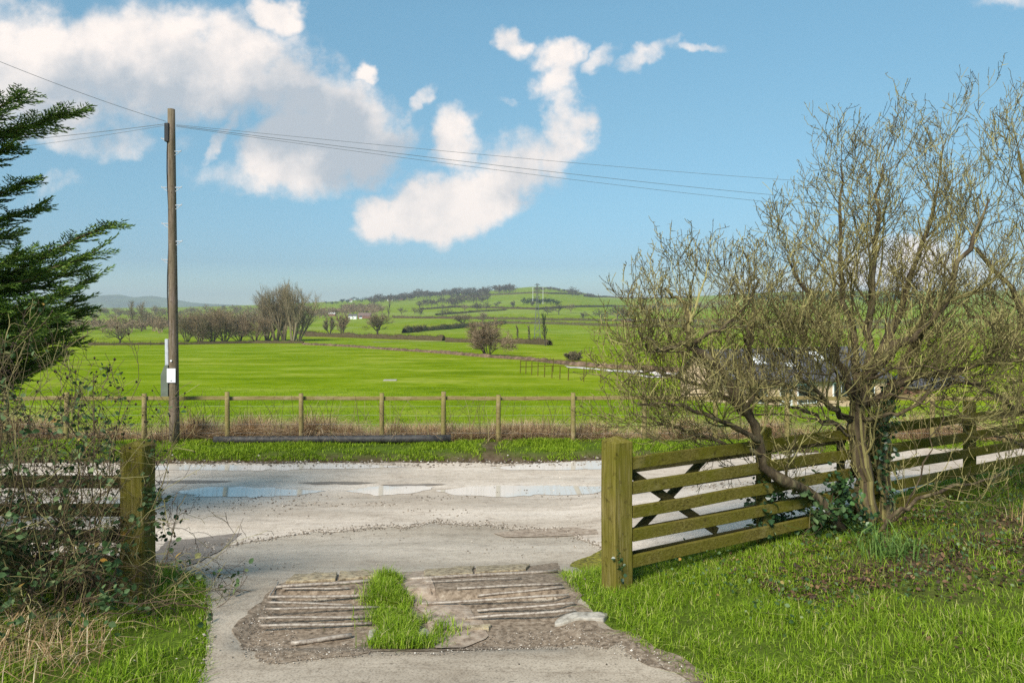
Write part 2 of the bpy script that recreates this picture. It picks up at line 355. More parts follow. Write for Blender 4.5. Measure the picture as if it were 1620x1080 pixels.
def blades(mb, X, D, h, w, lean=.5, rng=RNG, z=None, zoff=-.01):
    n = len(X); Z = (H(X, D) if z is None else z) + zoff
    a = rng.uniform(0, 2 * np.pi, n); ca, sa = np.cos(a), np.sin(a); l = np.abs(rng.normal(0, lean, n)) * h
    b = a + np.pi / 2 + rng.normal(0, .5, n); wx, wy = np.cos(b) * w * .5, np.sin(b) * w * .5
    P = np.stack([X, D, Z], 1); z0 = np.zeros(n)
    m1 = P + np.stack([ca * l * .32, sa * l * .32, h * .55], 1); tip = P + np.stack([ca * l, sa * l, h * (1 - .25 * np.clip(l / h, 0, 1.6))], 1)
    W = np.stack([wx, wy, z0], 1)
    V = np.stack([P - W, P + W, m1 + W * .75, m1 - W * .75, tip], 1)
    k = (np.arange(n) * 5)[:, None]
    mb.add(V.reshape(-1, 3), k + np.array([[0, 1, 2, 3]]))
    o = mb.n - n * 5; mb.f.setdefault(3, []).append(k + np.array([[3, 2, 4]]) + o)
def beam(mb, p0, p1, w, h, up=(0, 0, 1), ch=.008, n=1, wob=0.0, seed=0, top=0.0):
    """timber of section w (side) x h (up), chamfered edges, from p0 to p1; top>0 adds a weathered point at p1"""
    p0 = np.array(p0, float); p1 = np.array(p1, float); t = p1 - p0; L = np.linalg.norm(t); t /= L
    up = np.array(up, float); s = np.cross(t, up); s /= np.linalg.norm(s); u = np.cross(s, t)
    a, b = w / 2, h / 2; c = min(ch, a * .4, b * .4)
    sec = np.array([(a - c, -b), (a, -b + c), (a, b - c), (a - c, b), (-a + c, b), (-a, b - c), (-a, -b + c), (-a + c, -b)])
    rs = np.random.default_rng(seed + 5); rings = []
    ks = [0] + list(np.linspace(.5 * c / L, 1 - .5 * c / L, n + 1)) + [1]
    for i, k in enumerate(ks):
        sc = 1 - (c / max(a, b)) * (1 if i in (0, len(ks) - 1) else 0)
        off = (s * rs.normal() + u * rs.normal()) * wob if 0 < i < len(ks) - 1 else 0
        rings.append(p0 + t * L * k + off + sec[:, :1] * s * sc + sec[:, 1:] * u * sc)
    if top: rings[-1] = p1 + sec[:, :1] * s * .9 + sec[:, 1:] * u * .9; rings.append(p1 + t * top + sec[:, :1] * s * .12 + sec[:, 1:] * u * .12)
    m = len(rings); V = np.concatenate(rings); i = np.arange(m - 1)[:, None] * 8; j = np.arange(8)[None]; j2 = (j + 1) % 8
    mb.add(V, np.stack([i + j, i + j2, i + 8 + j2, i + 8 + j], -1).reshape(-1, 4))
    o = mb.n - len(V); mb.f.setdefault(8, []).append(np.array([np.arange(8)[::-1] + o, np.arange(8) + (m - 1) * 8 + o]))
def sheet_x(xs, near, far, nrow, off):
    """strip parametrised by x between near(x) and far(x)"""
    t = np.linspace(0, 1, nrow)[None]; X = np.repeat(xs[:, None], nrow, 1); D = near(xs)[:, None] * (1 - t) + far(xs)[:, None] * t
    return grid_faces(X, D, off)
def grid_faces(X, D, off):
    a, b = X.shape; Z = H(X, D) + off; V = np.stack([X, D, Z], -1).reshape(-1, 3); i = np.arange(a - 1)[:, None] * b; j = np.arange(b - 1)[None]
    q = np.stack([i + j, i + b + j, i + b + j + 1, i + j + 1], -1).reshape(-1, 4); return V, q
def up_faces(o):
    me = o.data
    if sum(p.normal.z for p in list(me.polygons)[:50]) < 0: me.flip_normals()
    return o
def blob_sheet(name, mat, poly, off, step=.05, jag=.04, seed=0, lump=0.0, lscale=6):
    """irregular ground patch: fan rings inside an outline, following the ground"""
    c = np.mean(poly, axis=0); P = np.array(poly + [poly[0]], float); out = []
    for a, b in zip(P[:-1], P[1:]):
        n = max(2, int(np.linalg.norm(b - a) / step))
        for k in range(n): out.append(a + (b - a) * k / n)
    out = np.array(out); nrm = out - c; l = np.linalg.norm(nrm, axis=1, keepdims=True)
    jj = (fbm(out[:, 0] * 4 + 50, out[:, 1] * 4 + 50, seed + 40, 4) - .5)[:, None] * 2 * jag
    out = out + nrm / l * jj; nr = max(3, int(l.max() / step)); rings = [c + (out - c) * k / nr for k in range(1, nr + 1)]
    m = len(out); V = np.concatenate([[c]] + rings); X, D = V[:, 0], V[:, 1]
    edge = np.concatenate([[1.0]] + [np.full(m, 1 - (k / nr) ** 6) for k in range(1, nr + 1)])
    Z = H(X, D) + off + lump * (fbm(X * lscale, D * lscale, seed, 3) - .35) * edge
    j = np.arange(m); j2 = (j + 1) % m; mb = MB()
    q = np.concatenate([np.stack([1 + (k - 1) * m + j, 1 + k * m + j, 1 + k * m + j2, 1 + (k - 1) * m + j2], -1) for k in range(1, nr)])
    mb.add(np.stack([X, D, Z], 1), q); mb.f.setdefault(3, []).append(np.stack([np.zeros(m, int), 1 + j, 1 + j2], -1))
    return up_faces(mb.build(name, mat, smooth=True))

# ------------------------------------------------------------------ ground
sv = np.linspace(-1, 1, 421); uu = 1.7 * np.sign(sv) * np.abs(sv) ** 1.8
dv = np.concatenate([np.arange(-12, 17.5, .12), np.geomspace(17.6, 2600, 190)])
Dg, Ug = np.meshgrid(dv, uu, indexing='ij'); Xg = Ug * (Dg + 20)
V, q = grid_faces(Xg, Dg, 0)
mb = MB(); mb.add(V, q); g = mb.build('ground', M['ground'], smooth=True); tag(g, kind='structure'); up_faces(g)
x, d = V[:, 0], V[:, 1]; lane_far = 13.35 + .17 * np.clip(x - .5, 0, 40)
fieldz = sstep(14.9, 16.2, d); edge = np.exp(-((d - lane_far - .1) / .32) ** 2) + np.exp(-((d - 15.25) / .22) ** 2) * .7
s_ = fence_s(x, d); lit = np.exp(-((s_ + 1.2) / .9) ** 2) * sstep(1.8, 3.2, x) * (.35 + .65 * sstep(.35, .6, fbm(x * 1.4, d * 1.4, 77)))
mudz = np.clip(edge + lit + np.exp(-((x + .42) / .3) ** 2 - ((d - 14.4) / .7) ** 2) + 0 * d, 0, 1)
px = CX + F * x / np.maximum(d, 1); cell = hash2(np.floor(x / 170 + .5 * np.sin(d * .004)), np.floor(np.log(np.maximum(d, 1)) * 6), 3)
pale = np.where(d > 240, np.clip(cell - .55, 0, 1) * .9, 0)
col = np.stack([fieldz, mudz, pale, np.ones_like(x)], 1).astype(np.float32)
ca = g.data.color_attributes.new('zone', 'FLOAT_COLOR', 'POINT'); ca.data.foreach_set('color', col.ravel())

# lane and driveway
near = lambda x: np.interp(x, [-45, -6, -4, -3.4, -2.5, -1, .6, 1.3, 2, 3.8, 6, 8, 15, 45], [6.9, 6.9, 7.1, 7.6, 8.3, 8.9, 8.4, 6.75, 6.75, 7.75, 8.95, 10.0, 12, 14.5]) + .16 * (fbm(x * 1.6, x * 0, 8) - .5) + .35 * (fbm(x * 5, x * 0, 28, 4) - .5)
far = lambda x: 13.3 + .17 * np.clip(x - .5, 0, 40) + .22 * (fbm(x * 1.1 + 9, x * 0, 18, 4) - .5)
xs = np.concatenate([np.arange(-45, -6, .5), np.arange(-6, 12, .04), np.arange(12, 45, .5)])
V, q = sheet_x(xs, near, far, 70, .016); mb = MB(); mb.add(V, q); tag(up_faces(mb.build('lane', M['lane'], smooth=True)), kind='structure')
dr = np.arange(-3, 9.15, .06)
xl = np.interp(dr, [-3, 2, 4, 5, 5.6, 6, 6.5, 7, 8, 9.1], [-1.6, -1.65, -1.82, -2.22, -2.5, -2.8, -3.3, -3.9, -3.7, -2.6]) + .07 * (fbm(dr * 3, dr * 0, 2) - .5)
xr = np.interp(dr, [-3, 2, 4.05, 4.4, 5, 5.75, 6.4, 6.7, 7.3, 8, 9.1], [2.4, 2.0, 1.15, .84, .6, .42, .75, 1.2, 2.0, 2.3, 2.2]) + .10 * (fbm(dr * 3, dr * 0, 6) - .5)
t = np.linspace(0, 1, 60)[None]; V, q = grid_faces(xl[:, None] * (1 - t) + xr[:, None] * t, np.repeat(dr[:, None], 60, 1), .011)
mb = MB(); mb.add(V, q); tag(up_faces(mb.build('driveway', M['drive'], smooth=True)), kind='structure')
def G2(*pts): return [tuple(gp(*p)[:2]) for p in pts]
tag(blob_sheet('road_patch', M['patch'], G2((255, 905), (300, 897), (345, 875), (382, 846), (345, 848), (300, 855), (262, 858), (240, 880)), .020, jag=.05, seed=3), kind='structure')
tag(blob_sheet('road_patch', M['mud'], G2((783, 845), (840, 840), (905, 836), (945, 840), (948, 847), (880, 850), (800, 852)), .020, jag=.05, seed=4), kind='structure')
soilp = G2((432, 926), (520, 916), (640, 907), (760, 900), (880, 893), (912, 935), (918, 965), (950, 992), (985, 1018), (960, 1030), (880, 1026), (800, 1028), (700, 1034), (590, 1036), (520, 1046), (450, 1052), (395, 1045), (372, 1015), (395, 970))
tag(blob_sheet('dirt', M['soil'], soilp, .0150, step=.035, jag=.11, seed=5, lump=.012, lscale=10), kind='structure')
tag(blob_sheet('dirt', M['mud'], G2((628, 912), (672, 906), (680, 935), (735, 965), (760, 985), (770, 1010), (735, 1030), (690, 1030), (670, 980), (645, 945)), .024, jag=.07, seed=6, lump=.03, lscale=9), kind='structure')
tag(blob_sheet('dirt', M['soil'], G2((960, 1000), (1000, 1003), (1050, 1030), (1140, 1078), (1100, 1088), (1040, 1055), (985, 1030)), .016, step=.04, jag=.10, seed=15), kind='structure')
for k, pl in enumerate([[(235, 738), (330, 736), (430, 737), (520, 735), (600, 737), (640, 740), (560, 743), (480, 744), (400, 746), (300, 745), (235, 745)],
                        [(780, 741), (850, 735), (900, 732), (960, 731), (1010, 733), (1080, 735), (1010, 742), (960, 744), (880, 745), (800, 745)],
                        [(270, 780), (330, 772), (400, 772), (470, 776), (520, 778), (470, 785), (400, 789), (320, 787)],
                        [(545, 779), (600, 771), (668, 769), (690, 772), (660, 781), (600, 785)],
                        [(690, 778), (740, 771), (830, 769), (910, 770), (980, 772), (940, 783), (860, 785), (780, 788), (720, 785)]]):
    o = blob_sheet('puddle', M['puddle'], G2(*pl), .0215, jag=.16, seed=60 + k); tag(o, kind='structure')
tag(blob_sheet('mud', M['patch'], G2((470, 765), (540, 763), (600, 765), (560, 768), (500, 768)), .019, jag=.09, seed=70), kind='structure')
tag(blob_sheet('mud', M['patch'], G2((245, 763), (300, 761), (372, 763), (330, 766), (260, 766)), .019, jag=.09, seed=71), kind='structure')
tag(blob_sheet('mud', M['patch'], G2((600, 769), (680, 767), (705, 768), (680, 770), (620, 771)), .024, jag=.05, seed=72), kind='structure')

# ------------------------------------------------------------------ timber gateway
FD = np.array([.8824, .4706, 0]); FN = np.array([-.4706, .8824, 0])   # along the paddock fence / towards the lane
def fpt(l, z, off=0.0): p = np.array([.86, 5.6, 0]) + FD * l + FN * off; return np.array([p[0], p[1], z])
def part(mb, name, mat, parent, smooth=False): return mb.build(name, mat, parent, smooth, loc=parent.matrix_world.translation if parent.location.length == 0 else parent.location)
pf = empty('paddock_fence', (.86, 5.6, Hs(.86, 5.6)), 'mossy timber rail fence with a stout gatepost running behind the bare tree', 'fence')
mb = MB(); beam(mb, fpt(0, .62), fpt(0, 1.93), .19, .19, up=FN, ch=.012, n=3, wob=.002, top=.035); part(mb, 'gatepost', M['wood_post'], pf)
for i, l in enumerate([1.70, 3.35, 5.1, 6.75, 8.4, 10.1]):
    p = fpt(l, 0); z0 = Hs(p[0], p[1]); mb = MB(); beam(mb, fpt(l, z0 - .1, .0), fpt(l, 1.90 + (.03 if i == 2 else 0), .0), .11, .10, up=FN, ch=.008, n=3, wob=.002, seed=i); part(mb, 'post', M['wood'], pf)
rz = [1.752, 1.547, 1.352, 1.152, .952]
for k, z in enumerate(rz):
    for j, (a, b_) in enumerate([(.10, 3.40), (3.41, 6.80), (6.81, 10.2)]):
        mb = MB(); e = .01 * math.sin(3 * k + j); beam(mb, fpt(a, z + e, -.075), fpt(b_, z - e + .004, -.078), .034, .098, ch=.003, n=6, wob=.003, seed=10 * k + j); part(mb, 'rail', M['wood'], pf)
gt = empty('field_gate', tuple(fpt(.1, Hs(*fpt(.1, 0, .2)[:2]), .2)), 'dark five bar gate with crossed braces, folded open behind the mossy fence', 'gate')
gz = [1.66, 1.47, 1.285, 1.10, .90]
for k, z in enumerate(gz):
    mb = MB(); beam(mb, fpt(.12, z - .02, .17), fpt(3.1, z - .02, .17), .028, .082, ch=.003, n=4, wob=.002, seed=70 + k); part(mb, 'bar', M['wood_dark'], gt)
for l in (.13, 3.08):
    mb = MB(); beam(mb, fpt(l, .82, .205), fpt(l, 1.75, .205), .08, .04, up=FD, ch=.005); part(mb, 'stile', M['wood_dark'], gt)
for a, b_, o in (((.15, 1.68), (1.30, .93), .20), ((.15, .90), (1.20, 1.63), .232)):
    mb = MB(); beam(mb, fpt(*a, o), fpt(*b_, o), .028, .075, ch=.004, n=3, wob=.001, seed=5); part(mb, 'brace', M['wood_dark'], gt)
# fence behind the brambles
bf = empty('roadside_fence', (-2.98, 5.45, Hs(-2.98, 5.45)), 'timber fence half buried in brambles, ending at a weathered gatepost', 'fence')
mb = MB(); beam(mb, (-2.985, 5.45, .60), (-2.985, 5.45, 1.93), .19, .19, up=(0, 1, 0), ch=.012, n=3, wob=.002, top=.03); part(mb, 'gatepost', M['wood_post'], bf)
for i, X in enumerate([-4.75, -6.5, -8.3]):
    mb = MB(); z0 = Hs(X, 5.45); beam(mb, (X, 5.45, z0 - .1), (X, 5.45, z0 + 1.18), .11, .11, up=(0, 1, 0), n=3, wob=.002, seed=i); part(mb, 'post', M['wood'], bf)
for k, z in enumerate([1.615, 1.39, 1.18, .965, .79]):
    mb = MB(); beam(mb, (-3.08, 5.50, z), (-8.4, 5.51, z + .01 * math.sin(k * 2)), .034, .098, ch=.003, n=8, wob=.003, seed=30 + k); part(mb, 'rail', M['wood_dark'], bf)
mb = MB(); beam(mb, (-4.7, 5.54, 1.62), (-3.75, 5.54, .82), .03, .08, n=2); part(mb, 'brace', M['wood_dark'], bf)

# field fence, one top rail
ff = empty('field_fence', (-4, 14.8, 0), 'long single rail fence on pale posts dividing the verge and green field', 'fence')
pp = [(-330, 0), (-200, 0), (-90, 0), (10, 0), (105, 0), (228, 0), (360, 0), (477, 0), (604, 0), (701, 0), (788, 2), (907, 0), (1020, 0), (1132, 0), (1245, 0), (1362, 0), (1475, 0), (1590, 0), (1700, 0), (1830, 0)]
last = None
for i, (px_, dy) in enumerate(pp):
    D = 15.15 + .04 * math.sin(i * 1.7); X = (px_ - CX) / F * D; z0 = Hs(X, D); top = 1.16 + .025 * math.sin(i * 2.3) - .01 * (dy)
    lean = .012 * math.sin(i * 5.1)
    mb = MB()
    n = 10; P = [np.array([X + lean * k / 4, D, z0 - .15 + (top - z0 + .15) * k / 4]) for k in range(5)]
    tubes(mb, [(P, [.055, .054, .053, .052, .05])], 10); part(mb, 'post', M['wood_new'], ff, True)
    if i % 2 == 0:
        cur = (X, D)
        if last: 
            mb = MB(); beam(mb, (last[0] + .004, 15.235, 1.03 + .006 * math.sin(i)), (X - .004, 15.235, 1.03 + .006 * math.sin(i + 2)), .036, .085, n=6, wob=.004, seed=i); part(mb, 'rail', M['wood_new'], ff)
        last = cur
for z in (.25, .45, .65, .85):
    P = [np.array([-17 + 34 * k / 13, 15.22, z + .01 * math.sin(k * 3 + z * 9)]) for k in range(14)]
    mb = MB(); tubes(mb, [(P, [.0022] * 14)], 3); part(mb, 'wire_strand', M['wire'], ff)
# fallen pole
P = [gp(338 + (713 - 338) * k / 7, 702 - 1.5 * k / 7) + Vector((0, 0, .09)) for k in range(8)]
mb = MB(); tubes(mb, [(np.array(P), [.075, .078, .08, .08, .083, .085, .088, .09])], 12)
tag(mb.build('fallen_pole', M['dark_pole'], smooth=True), 'long black pole lying on the grass verge along the field fence', 'pole')

# ------------------------------------------------------------------ telegraph pole
pb = gp(276, 701); D = pb.y; tp = empty('telegraph_pole', tuple(pb), 'tall weathered wooden telegraph pole with metal steps and a white plate', 'utility pole')
top = at(271, 173, D); base = np.array(pb); topv = np.array(top)
mb = MB(); P = [base + (topv - base) * k / 11 + np.array([0, 0, -.2 * (k == 0)]) for k in range(12)]
tubes(mb, [(P, list(np.linspace(.106, .074, 12)))], 18); part(mb, 'shaft', M['pole'], tp, True)
def on_pole(py): 
    k = (701 - py) / (701 - 173.0); return base + (topv - base) * k, .106 + (.074 - .106) * k
for py, s in [(220, -1), (240, 1), (297, 1), (297, -1), (325, 1), (354, -1), (382, 1), (411, -1)]:
    c, r = on_pole(py); mb = MB()
    a = c + np.array([s * r * .6, -.02, 0]); e = c + np.array([s * (r + .13), -.02, .0]); 
    tubes(mb, [(np.array([a, (a + e) / 2, e]), [.011] * 3), (np.array([c + np.array([s * r * .6, -.02, -.10]), c + np.array([s * (r + .06), -.02, -.05]), c + np.array([s * (r + .10), -.02, -.005])]), [.007] * 3), (np.array([e, e + np.array([0, 0, .012]), e + np.array([0, 0, .03])]), [.010] * 3)], 6)
    part(mb, 'step', M['galv'], tp)
c, r = on_pole(205); mb = MB(); beam(mb, c + np.array([-r * .8, -r * .9, -.28]), c + np.array([-r * .8, -r * .9, .12]), .07, .10, up=(1, 0, 0), ch=.02); part(mb, 'cable_joint', M['black'], tp)
mb = MB(); P = []
for k in range(14):
    c, r = on_pole(215 + (575 - 215) * k / 13); P.append(c + np.array([-r * (.75 + .25 * math.sin(k * .9)), -r * .65, 0]))
tubes(mb, [(np.array(P), [.013] * 14)], 6); part(mb, 'cable', M['black'], tp)
c, r = on_pole(556); c2, _ = on_pole(536); c3, _ = on_pole(582)
mb = MB(); beam(mb, c3 + np.array([-r - .045, .0, 0]), c2 + np.array([-r - .045, 0, 0]), .075, .05, up=(0, 1, 0), ch=.01); part(mb, 'cable_guard', M['galv'], tp)
mb = MB(); c, r = on_pole(610); x0 = -.10 - r
def wedge(mb, pts, y0, y1):
    n = len(pts); V = np.array([(x, y0, z) for x, z in pts] + [(x, y1, z) for x, z in pts]); mb.add(V, [[i, (i + 1) % n, (i + 1) % n + n, i + n] for i in range(n)])
    o = mb.n - 2 * n; mb.f.setdefault(n, []).append(np.array([np.arange(n)[::-1] + o, np.arange(n) + n + o]))
z577 = CZ - (577 - HY) / F * D; z592 = CZ - (592 - HY) / F * D; z625 = CZ - (626 - HY) / F * D; xr_ = at(270, 600, D).x; xa = at(258, 600, D).x; xb = at(264, 600, D).x
wedge(mb, [(xa, z625), (xr_ - .01, z625), (xr_ - .01, z577), (xb, z577), (xa, z592)], D - .10, D + .10); part(mb, 'meter_box', M['green_paint'], tp)
c, r = on_pole(593); mb = MB(); beam(mb, np.array([c[0], D - r - .012, CZ - (604 - HY) / F * D]), np.array([c[0], D - r - .012, CZ - (582 - HY) / F * D]), .185, .014, up=(0, 1, 0), ch=.003); pl = part(mb, 'plate', M['white_paint'], tp)
mb = MB(); 
for zz, rr in ((601, .013), (570, .020)):
    cc, r2 = on_pole(zz); P = np.array([[cc[0], D - r2 - .024, cc[2]], [cc[0], D - r2 - .006, cc[2]]]); tubes(mb, [(P, [rr, rr])], 8)
    if zz == 601: part(mb, 'bolt', M['black'], tp); mb = MB()
    else: part(mb, 'stud', M['white_paint'], tp)
def wire(a, b, sag, r0, r1, label, n=26):
    P = np.array([[a[i] + (b[i] - a[i]) * k / n for i in range(3)] for k in range(n + 1)], float); t = np.linspace(0, 1, n + 1); P[:, 2] -= sag * 4 * t * (1 - t)
    mb = MB(); tubes(mb, [(P, list(np.linspace(r0, r1, n + 1)))], 4)
    return tag(mb.build('overhead_wire', M['wire']), label, 'wire', 'overhead wires at the telegraph pole')
a0 = np.array(at(279, 199, D)); a1 = np.array(at(263, 196, D))
wire(a0 + [0, 0, .02], at(1500, 297, 46), .25, .004, .010, 'upper thin wire sloping from the pole top towards the bare tree')
wire(a0, at(1500, 327, 46), .30, .0055, .011, 'middle wire of three sloping from the pole top to the bare tree')
wire(a0 - [0, 0, .02], at(1500, 341, 46), .32, .004, .010, 'lowest wire of three sloping from the pole top to the bare tree')
wire(a1, at(-200, 236, 22), .10, .006, .008, 'thicker wire running from the pole top behind the conifer')
wire(a1 - [0, 0, .03], at(-200, 250, 22), .14, .004, .005, 'thin slack wire just under the thicker one behind the conifer')
wire(a1 + [0, 0, .05], at(-420, -85, 7.0), .12, .0045, .003, 'service wire rising steeply from the pole top over the conifer')

# ------------------------------------------------------------------ cattle grid, stones
def bar(parent, a, b, r=.016, h=.03):
    A = gp(*a); B = gp(*b); P = np.array([[A.x + (B.x - A.x) * k / 6, A.y + (B.y - A.y) * k / 6, 0] for k in range(7)]); zz_ = [max(Hs(A.x - .08, A.y), Hs(A.x, A.y)), max(Hs(B.x + .08, B.y), Hs(B.x, B.y))]; P[:, 2] = np.linspace(zz_[0], zz_[1], 7) + .034
    r *= .62; P[:, 2] += .002 * np.sin(np.arange(7) * 1.3 + a[1]); mb = MB(); tubes(mb, [(P, [r] * 7)], 10); return part(mb, 'bar', M['steel'], parent, True)
o = gp(510, 970); cg = empty('cattle_grid', tuple(o), 'cattle grid bay of rusty bars with a thick loose bar, farther from the gatepost', 'cattle grid', 'cattle grid bays')
for a, b_, r in [((437, 936), (590, 925), .019), ((447, 942), (552, 937), .010), ((424, 956), (588, 949), .017), ((422, 966), (556, 964), .013), ((420, 978), (600, 967), .014), ((409, 992), (582, 983), .014), ((410, 1005), (588, 995), .015), ((460, 1026), (556, 1013), .024)]:
    bar(cg, a, b_, r, .040 + r * .6)
bar(cg, (425, 955), (440, 928), .009, .04)
o = gp(790, 950); cg2 = empty('cattle_grid', tuple(o), 'cattle grid bay half filled with tyre tracked mud, bars ending near the gatepost', 'cattle grid', 'cattle grid bays')
for a, b_, r in [((644, 922), (882, 909), .020), ((669, 927), (825, 920), .009), ((723, 940), (889, 929), .014), ((755, 949), (892, 936), .014), ((667, 963), (900, 950), .015), ((755, 974), (910, 961), .015), ((736, 986), (910, 973), .016)]:
    bar(cg2, a, b_, r, .040 + r * .6)
def stone(px4, th, mat, label, name='edging_stone', cat='stone', seed=0, grp=None):
    P = [gp(*p) for p in px4]; n = 6; mb = MB(); rs = np.random.default_rng(seed); u = np.linspace(0, 1, n + 1); 
    A, B_, C, E = [np.array(p) for p in P]
    V = np.array([[(A * (1 - s) + B_ * s) * (1 - t) + (E * (1 - s) + C * s) * t for s in u] for t in np.linspace(0, 1, 4)])
    jx = rs.normal(0, .006, V.shape); V = V + jx; top_ = V.copy(); ed = np.ones(V.shape[:2]); ed[0] = ed[-1] = .72; ed[:, 0] = ed[:, -1] = .72
    top_[..., 2] = H(V[..., 0], V[..., 1]) + .02 + th * ed + rs.normal(0, .004, ed.shape)
    bot = V.copy(); bot[..., 2] = H(V[..., 0], V[..., 1]) - .03
    a, b2 = V.shape[:2]; i = np.arange(a - 1)[:, None] * b2; j = np.arange(b2 - 1)[None]; q = np.stack([i + j, i + j + 1, i + b2 + j + 1, i + b2 + j], -1).reshape(-1, 4)
    rim = [0 * b2 + k for k in range(b2)] + [k * b2 + b2 - 1 for k in range(1, a)] + [(a - 1) * b2 + k for k in range(b2 - 2, -1, -1)] + [k * b2 for k in range(a - 2, 0, -1)]
    no = a * b2; sd = [[rim[k], no + rim[k], no + rim[(k + 1) % len(rim)], rim[(k + 1) % len(rim)]] for k in range(len(rim))]
    mb.add(np.concatenate([top_.reshape(-1, 3), bot.reshape(-1, 3)]), np.concatenate([q, np.array(sd)])); ob = mb.build(name, mat)
    bmn = ob.modifiers.new('b', 'BEVEL'); bmn.width = .008; bmn.segments = 2; bmn.limit_method = 'ANGLE'; bmn.angle_limit = R(50)
    return tag(ob, label, cat, grp)
GS = 'kerb stones along the cattle grid'
stone([(451, 927), (532, 922), (534, 910), (466, 914)], .022, M['stone'], 'long yellow lichened kerb stone at the outer corner of the grid', seed=1, grp=GS)
stone([(536, 922), (612, 916), (614, 906), (538, 910)], .022, M['stone'], 'lichened kerb stone reaching the tip of the grass strip', seed=2, grp=GS)
stone([(668, 918), (748, 911), (750, 901), (672, 906)], .022, M['stone'], 'mossy kerb stone just past the tracked mud over the grid', seed=3, grp=GS)
stone([(752, 911), (832, 905), (838, 897), (754, 901)], .022, M['stone'], 'mossy kerb stone midway along the mud filled bay, toward the gatepost', seed=4, grp=GS)
stone([(706, 1008), (775, 1001), (777, 995), (712, 999)], .022, M['stone'], 'bright yellow stone on the house side of the mud filled bay', seed=5, grp=GS)
stone([(876, 996), (955, 986), (962, 976), (884, 982)], .022, M['pale_stone'], 'pale broken slab at the lawn edge below the gatepost', 'concrete_slab', 'slab', 6)
stone([(582, 1017), (612, 1016), (616, 1004), (586, 1004)], .022, M['pale_stone'], 'rounded pale stone lying in the grass strip', 'loose_stone', 'stone', 7)
stone([(660, 1016), (676, 1018), (684, 1008), (664, 1002)], .022, M['pale_stone'], 'small tilted stone at the grass strip beside the tracked mud', 'loose_stone', 'stone', 8)
# grit
def pebbles(mb, X, D, r, zoff=.02, rng=RNG):
    n = len(X); Z = H(X, D) + zoff; C = np.stack([X, D, Z + r * .3], 1); o = np.array([[1, 0, 0], [0, 1, 0], [-1, 0, 0], [0, -1, 0], [0, 0, .8], [0, 0, -.8]])
    V = C[:, None] + o[None] * r[:, None, None] * rng.uniform(.6, 1.3, (n, 6, 1)); k = (np.arange(n) * 6)[:, None, None]
    t = np.array([[0, 1, 4], [1, 2, 4], [2, 3, 4], [3, 0, 4], [1, 0, 5], [2, 1, 5], [3, 2, 5], [0, 3, 5]]); mb.add(V.reshape(-1, 3), (k + t[None]).reshape(-1, 3))
def scatter(n, poly, rng=RNG):
    P = np.array(poly); lo = P.min(0); hi = P.max(0); xs = []; 
    X = rng.uniform(lo[0], hi[0], n * 3); D_ = rng.uniform(lo[1], hi[1], n * 3); k = inpoly(X, D_, poly); return X[k][:n], D_[k][:n]
mb = MB()
X, D_ = scatter(2600, G2((372, 1000), (420, 960), (470, 1000), (470, 1040), (560, 1015), (600, 1036), (700, 1034), (790, 1005), (900, 990), (1000, 1015), (1090, 1060), (1130, 1080), (1040, 1060), (960, 1034), (860, 1030), (700, 1040), (590, 1040), (450, 1056), (390, 1050)))
pebbles(mb, X, D_, RNG.uniform(.002, .0075, len(X)), .016)
X, D_ = scatter(500, G2((300, 860), (380, 850), (330, 905), (300, 1080), (330, 1080), (335, 930), (260, 900))); pebbles(mb, X, D_, RNG.uniform(.004, .012, len(X)), .02)
X = RNG.uniform(-3.4, 1.6, 900); D_ = RNG.uniform(4.2, 9.5, 900); k = (fbm(X * 1.2, D_ * 1.8, 61) > .5) & ~inpoly(X, D_, soilp); pebbles(mb, X[k], D_[k], RNG.uniform(.003, .011, k.sum()), .014)
X = RNG.uniform(-8, 6, 1400); D_ = 13.25 + .17 * np.clip(X - .5, 0, 40) + RNG.normal(0, .16, 1400); pebbles(mb, X, D_, RNG.uniform(.006, .03, 1400), .012)
X = RNG.uniform(-3.6, 2.2, 1600); D_ = near(X) + RNG.normal(.04, .09, 1600); pebbles(mb, X, D_, RNG.uniform(.003, .014, 1600), .016)
X = RNG.uniform(-5, 4, 1500); D_ = 10.4 + .5 * np.sin(X * .7) + RNG.normal(0, .45, 1500); k = fbm(X * .9, D_ * 2, 71) > .46; pebbles(mb, X[k], D_[k], RNG.uniform(.004, .018, k.sum()), .016)
tag(mb.build('gravel', M['pebble']), kind='stuff')
tag(blob_sheet('moss', M['moss'], G2((905, 893), (935, 880), (958, 868), (975, 880), (960, 905), (925, 905)), .016, step=.03, jag=.09, seed=12, lump=.02, lscale=14), kind='stuff')

# ------------------------------------------------------------------ grass and ground cover
def clump(X, D_, sc, seed): return fbm(X * sc, D_ * sc, seed, 3)
lawnp = G2((885, 908), (895, 925), (930, 965), (965, 985), (1010, 1028), (1110, 1085), (1250, 1230), (2300, 1400)) + [(12, 3), (12, 12.0), (9.2, 10.55), (5.4, 8.62), (1.9, 6.7), (1.0, 6.5)]
X, D_ = scatter(320000, lawnp); s_ = fence_s(X, D_); n_ = clump(X, D_, 2.3, 41); n2_ = clump(X, D_, .9, 43)
bare = np.exp(-((s_ + 1.0) / 1.0) ** 2) * sstep(1.6, 3.0, X); k = (RNG.random(len(X)) > bare * .85) & (RNG.random(len(X)) < .5 + 1.3 * sstep(.28, .6, n_)); X, D_, n_, n2_ = X[k], D_[k], n_[k], n2_[k]
mb = MB(); blades(mb, X, D_, .028 + .095 * n_ ** 1.2 * RNG.uniform(.4, 1.5, len(X)) + .03 * sstep(.5, .75, n2_), RNG.uniform(.0035, .0075, len(X)), 1.0)
tag(mb.build('grass', M['grass']), kind='stuff')
mb = MB()
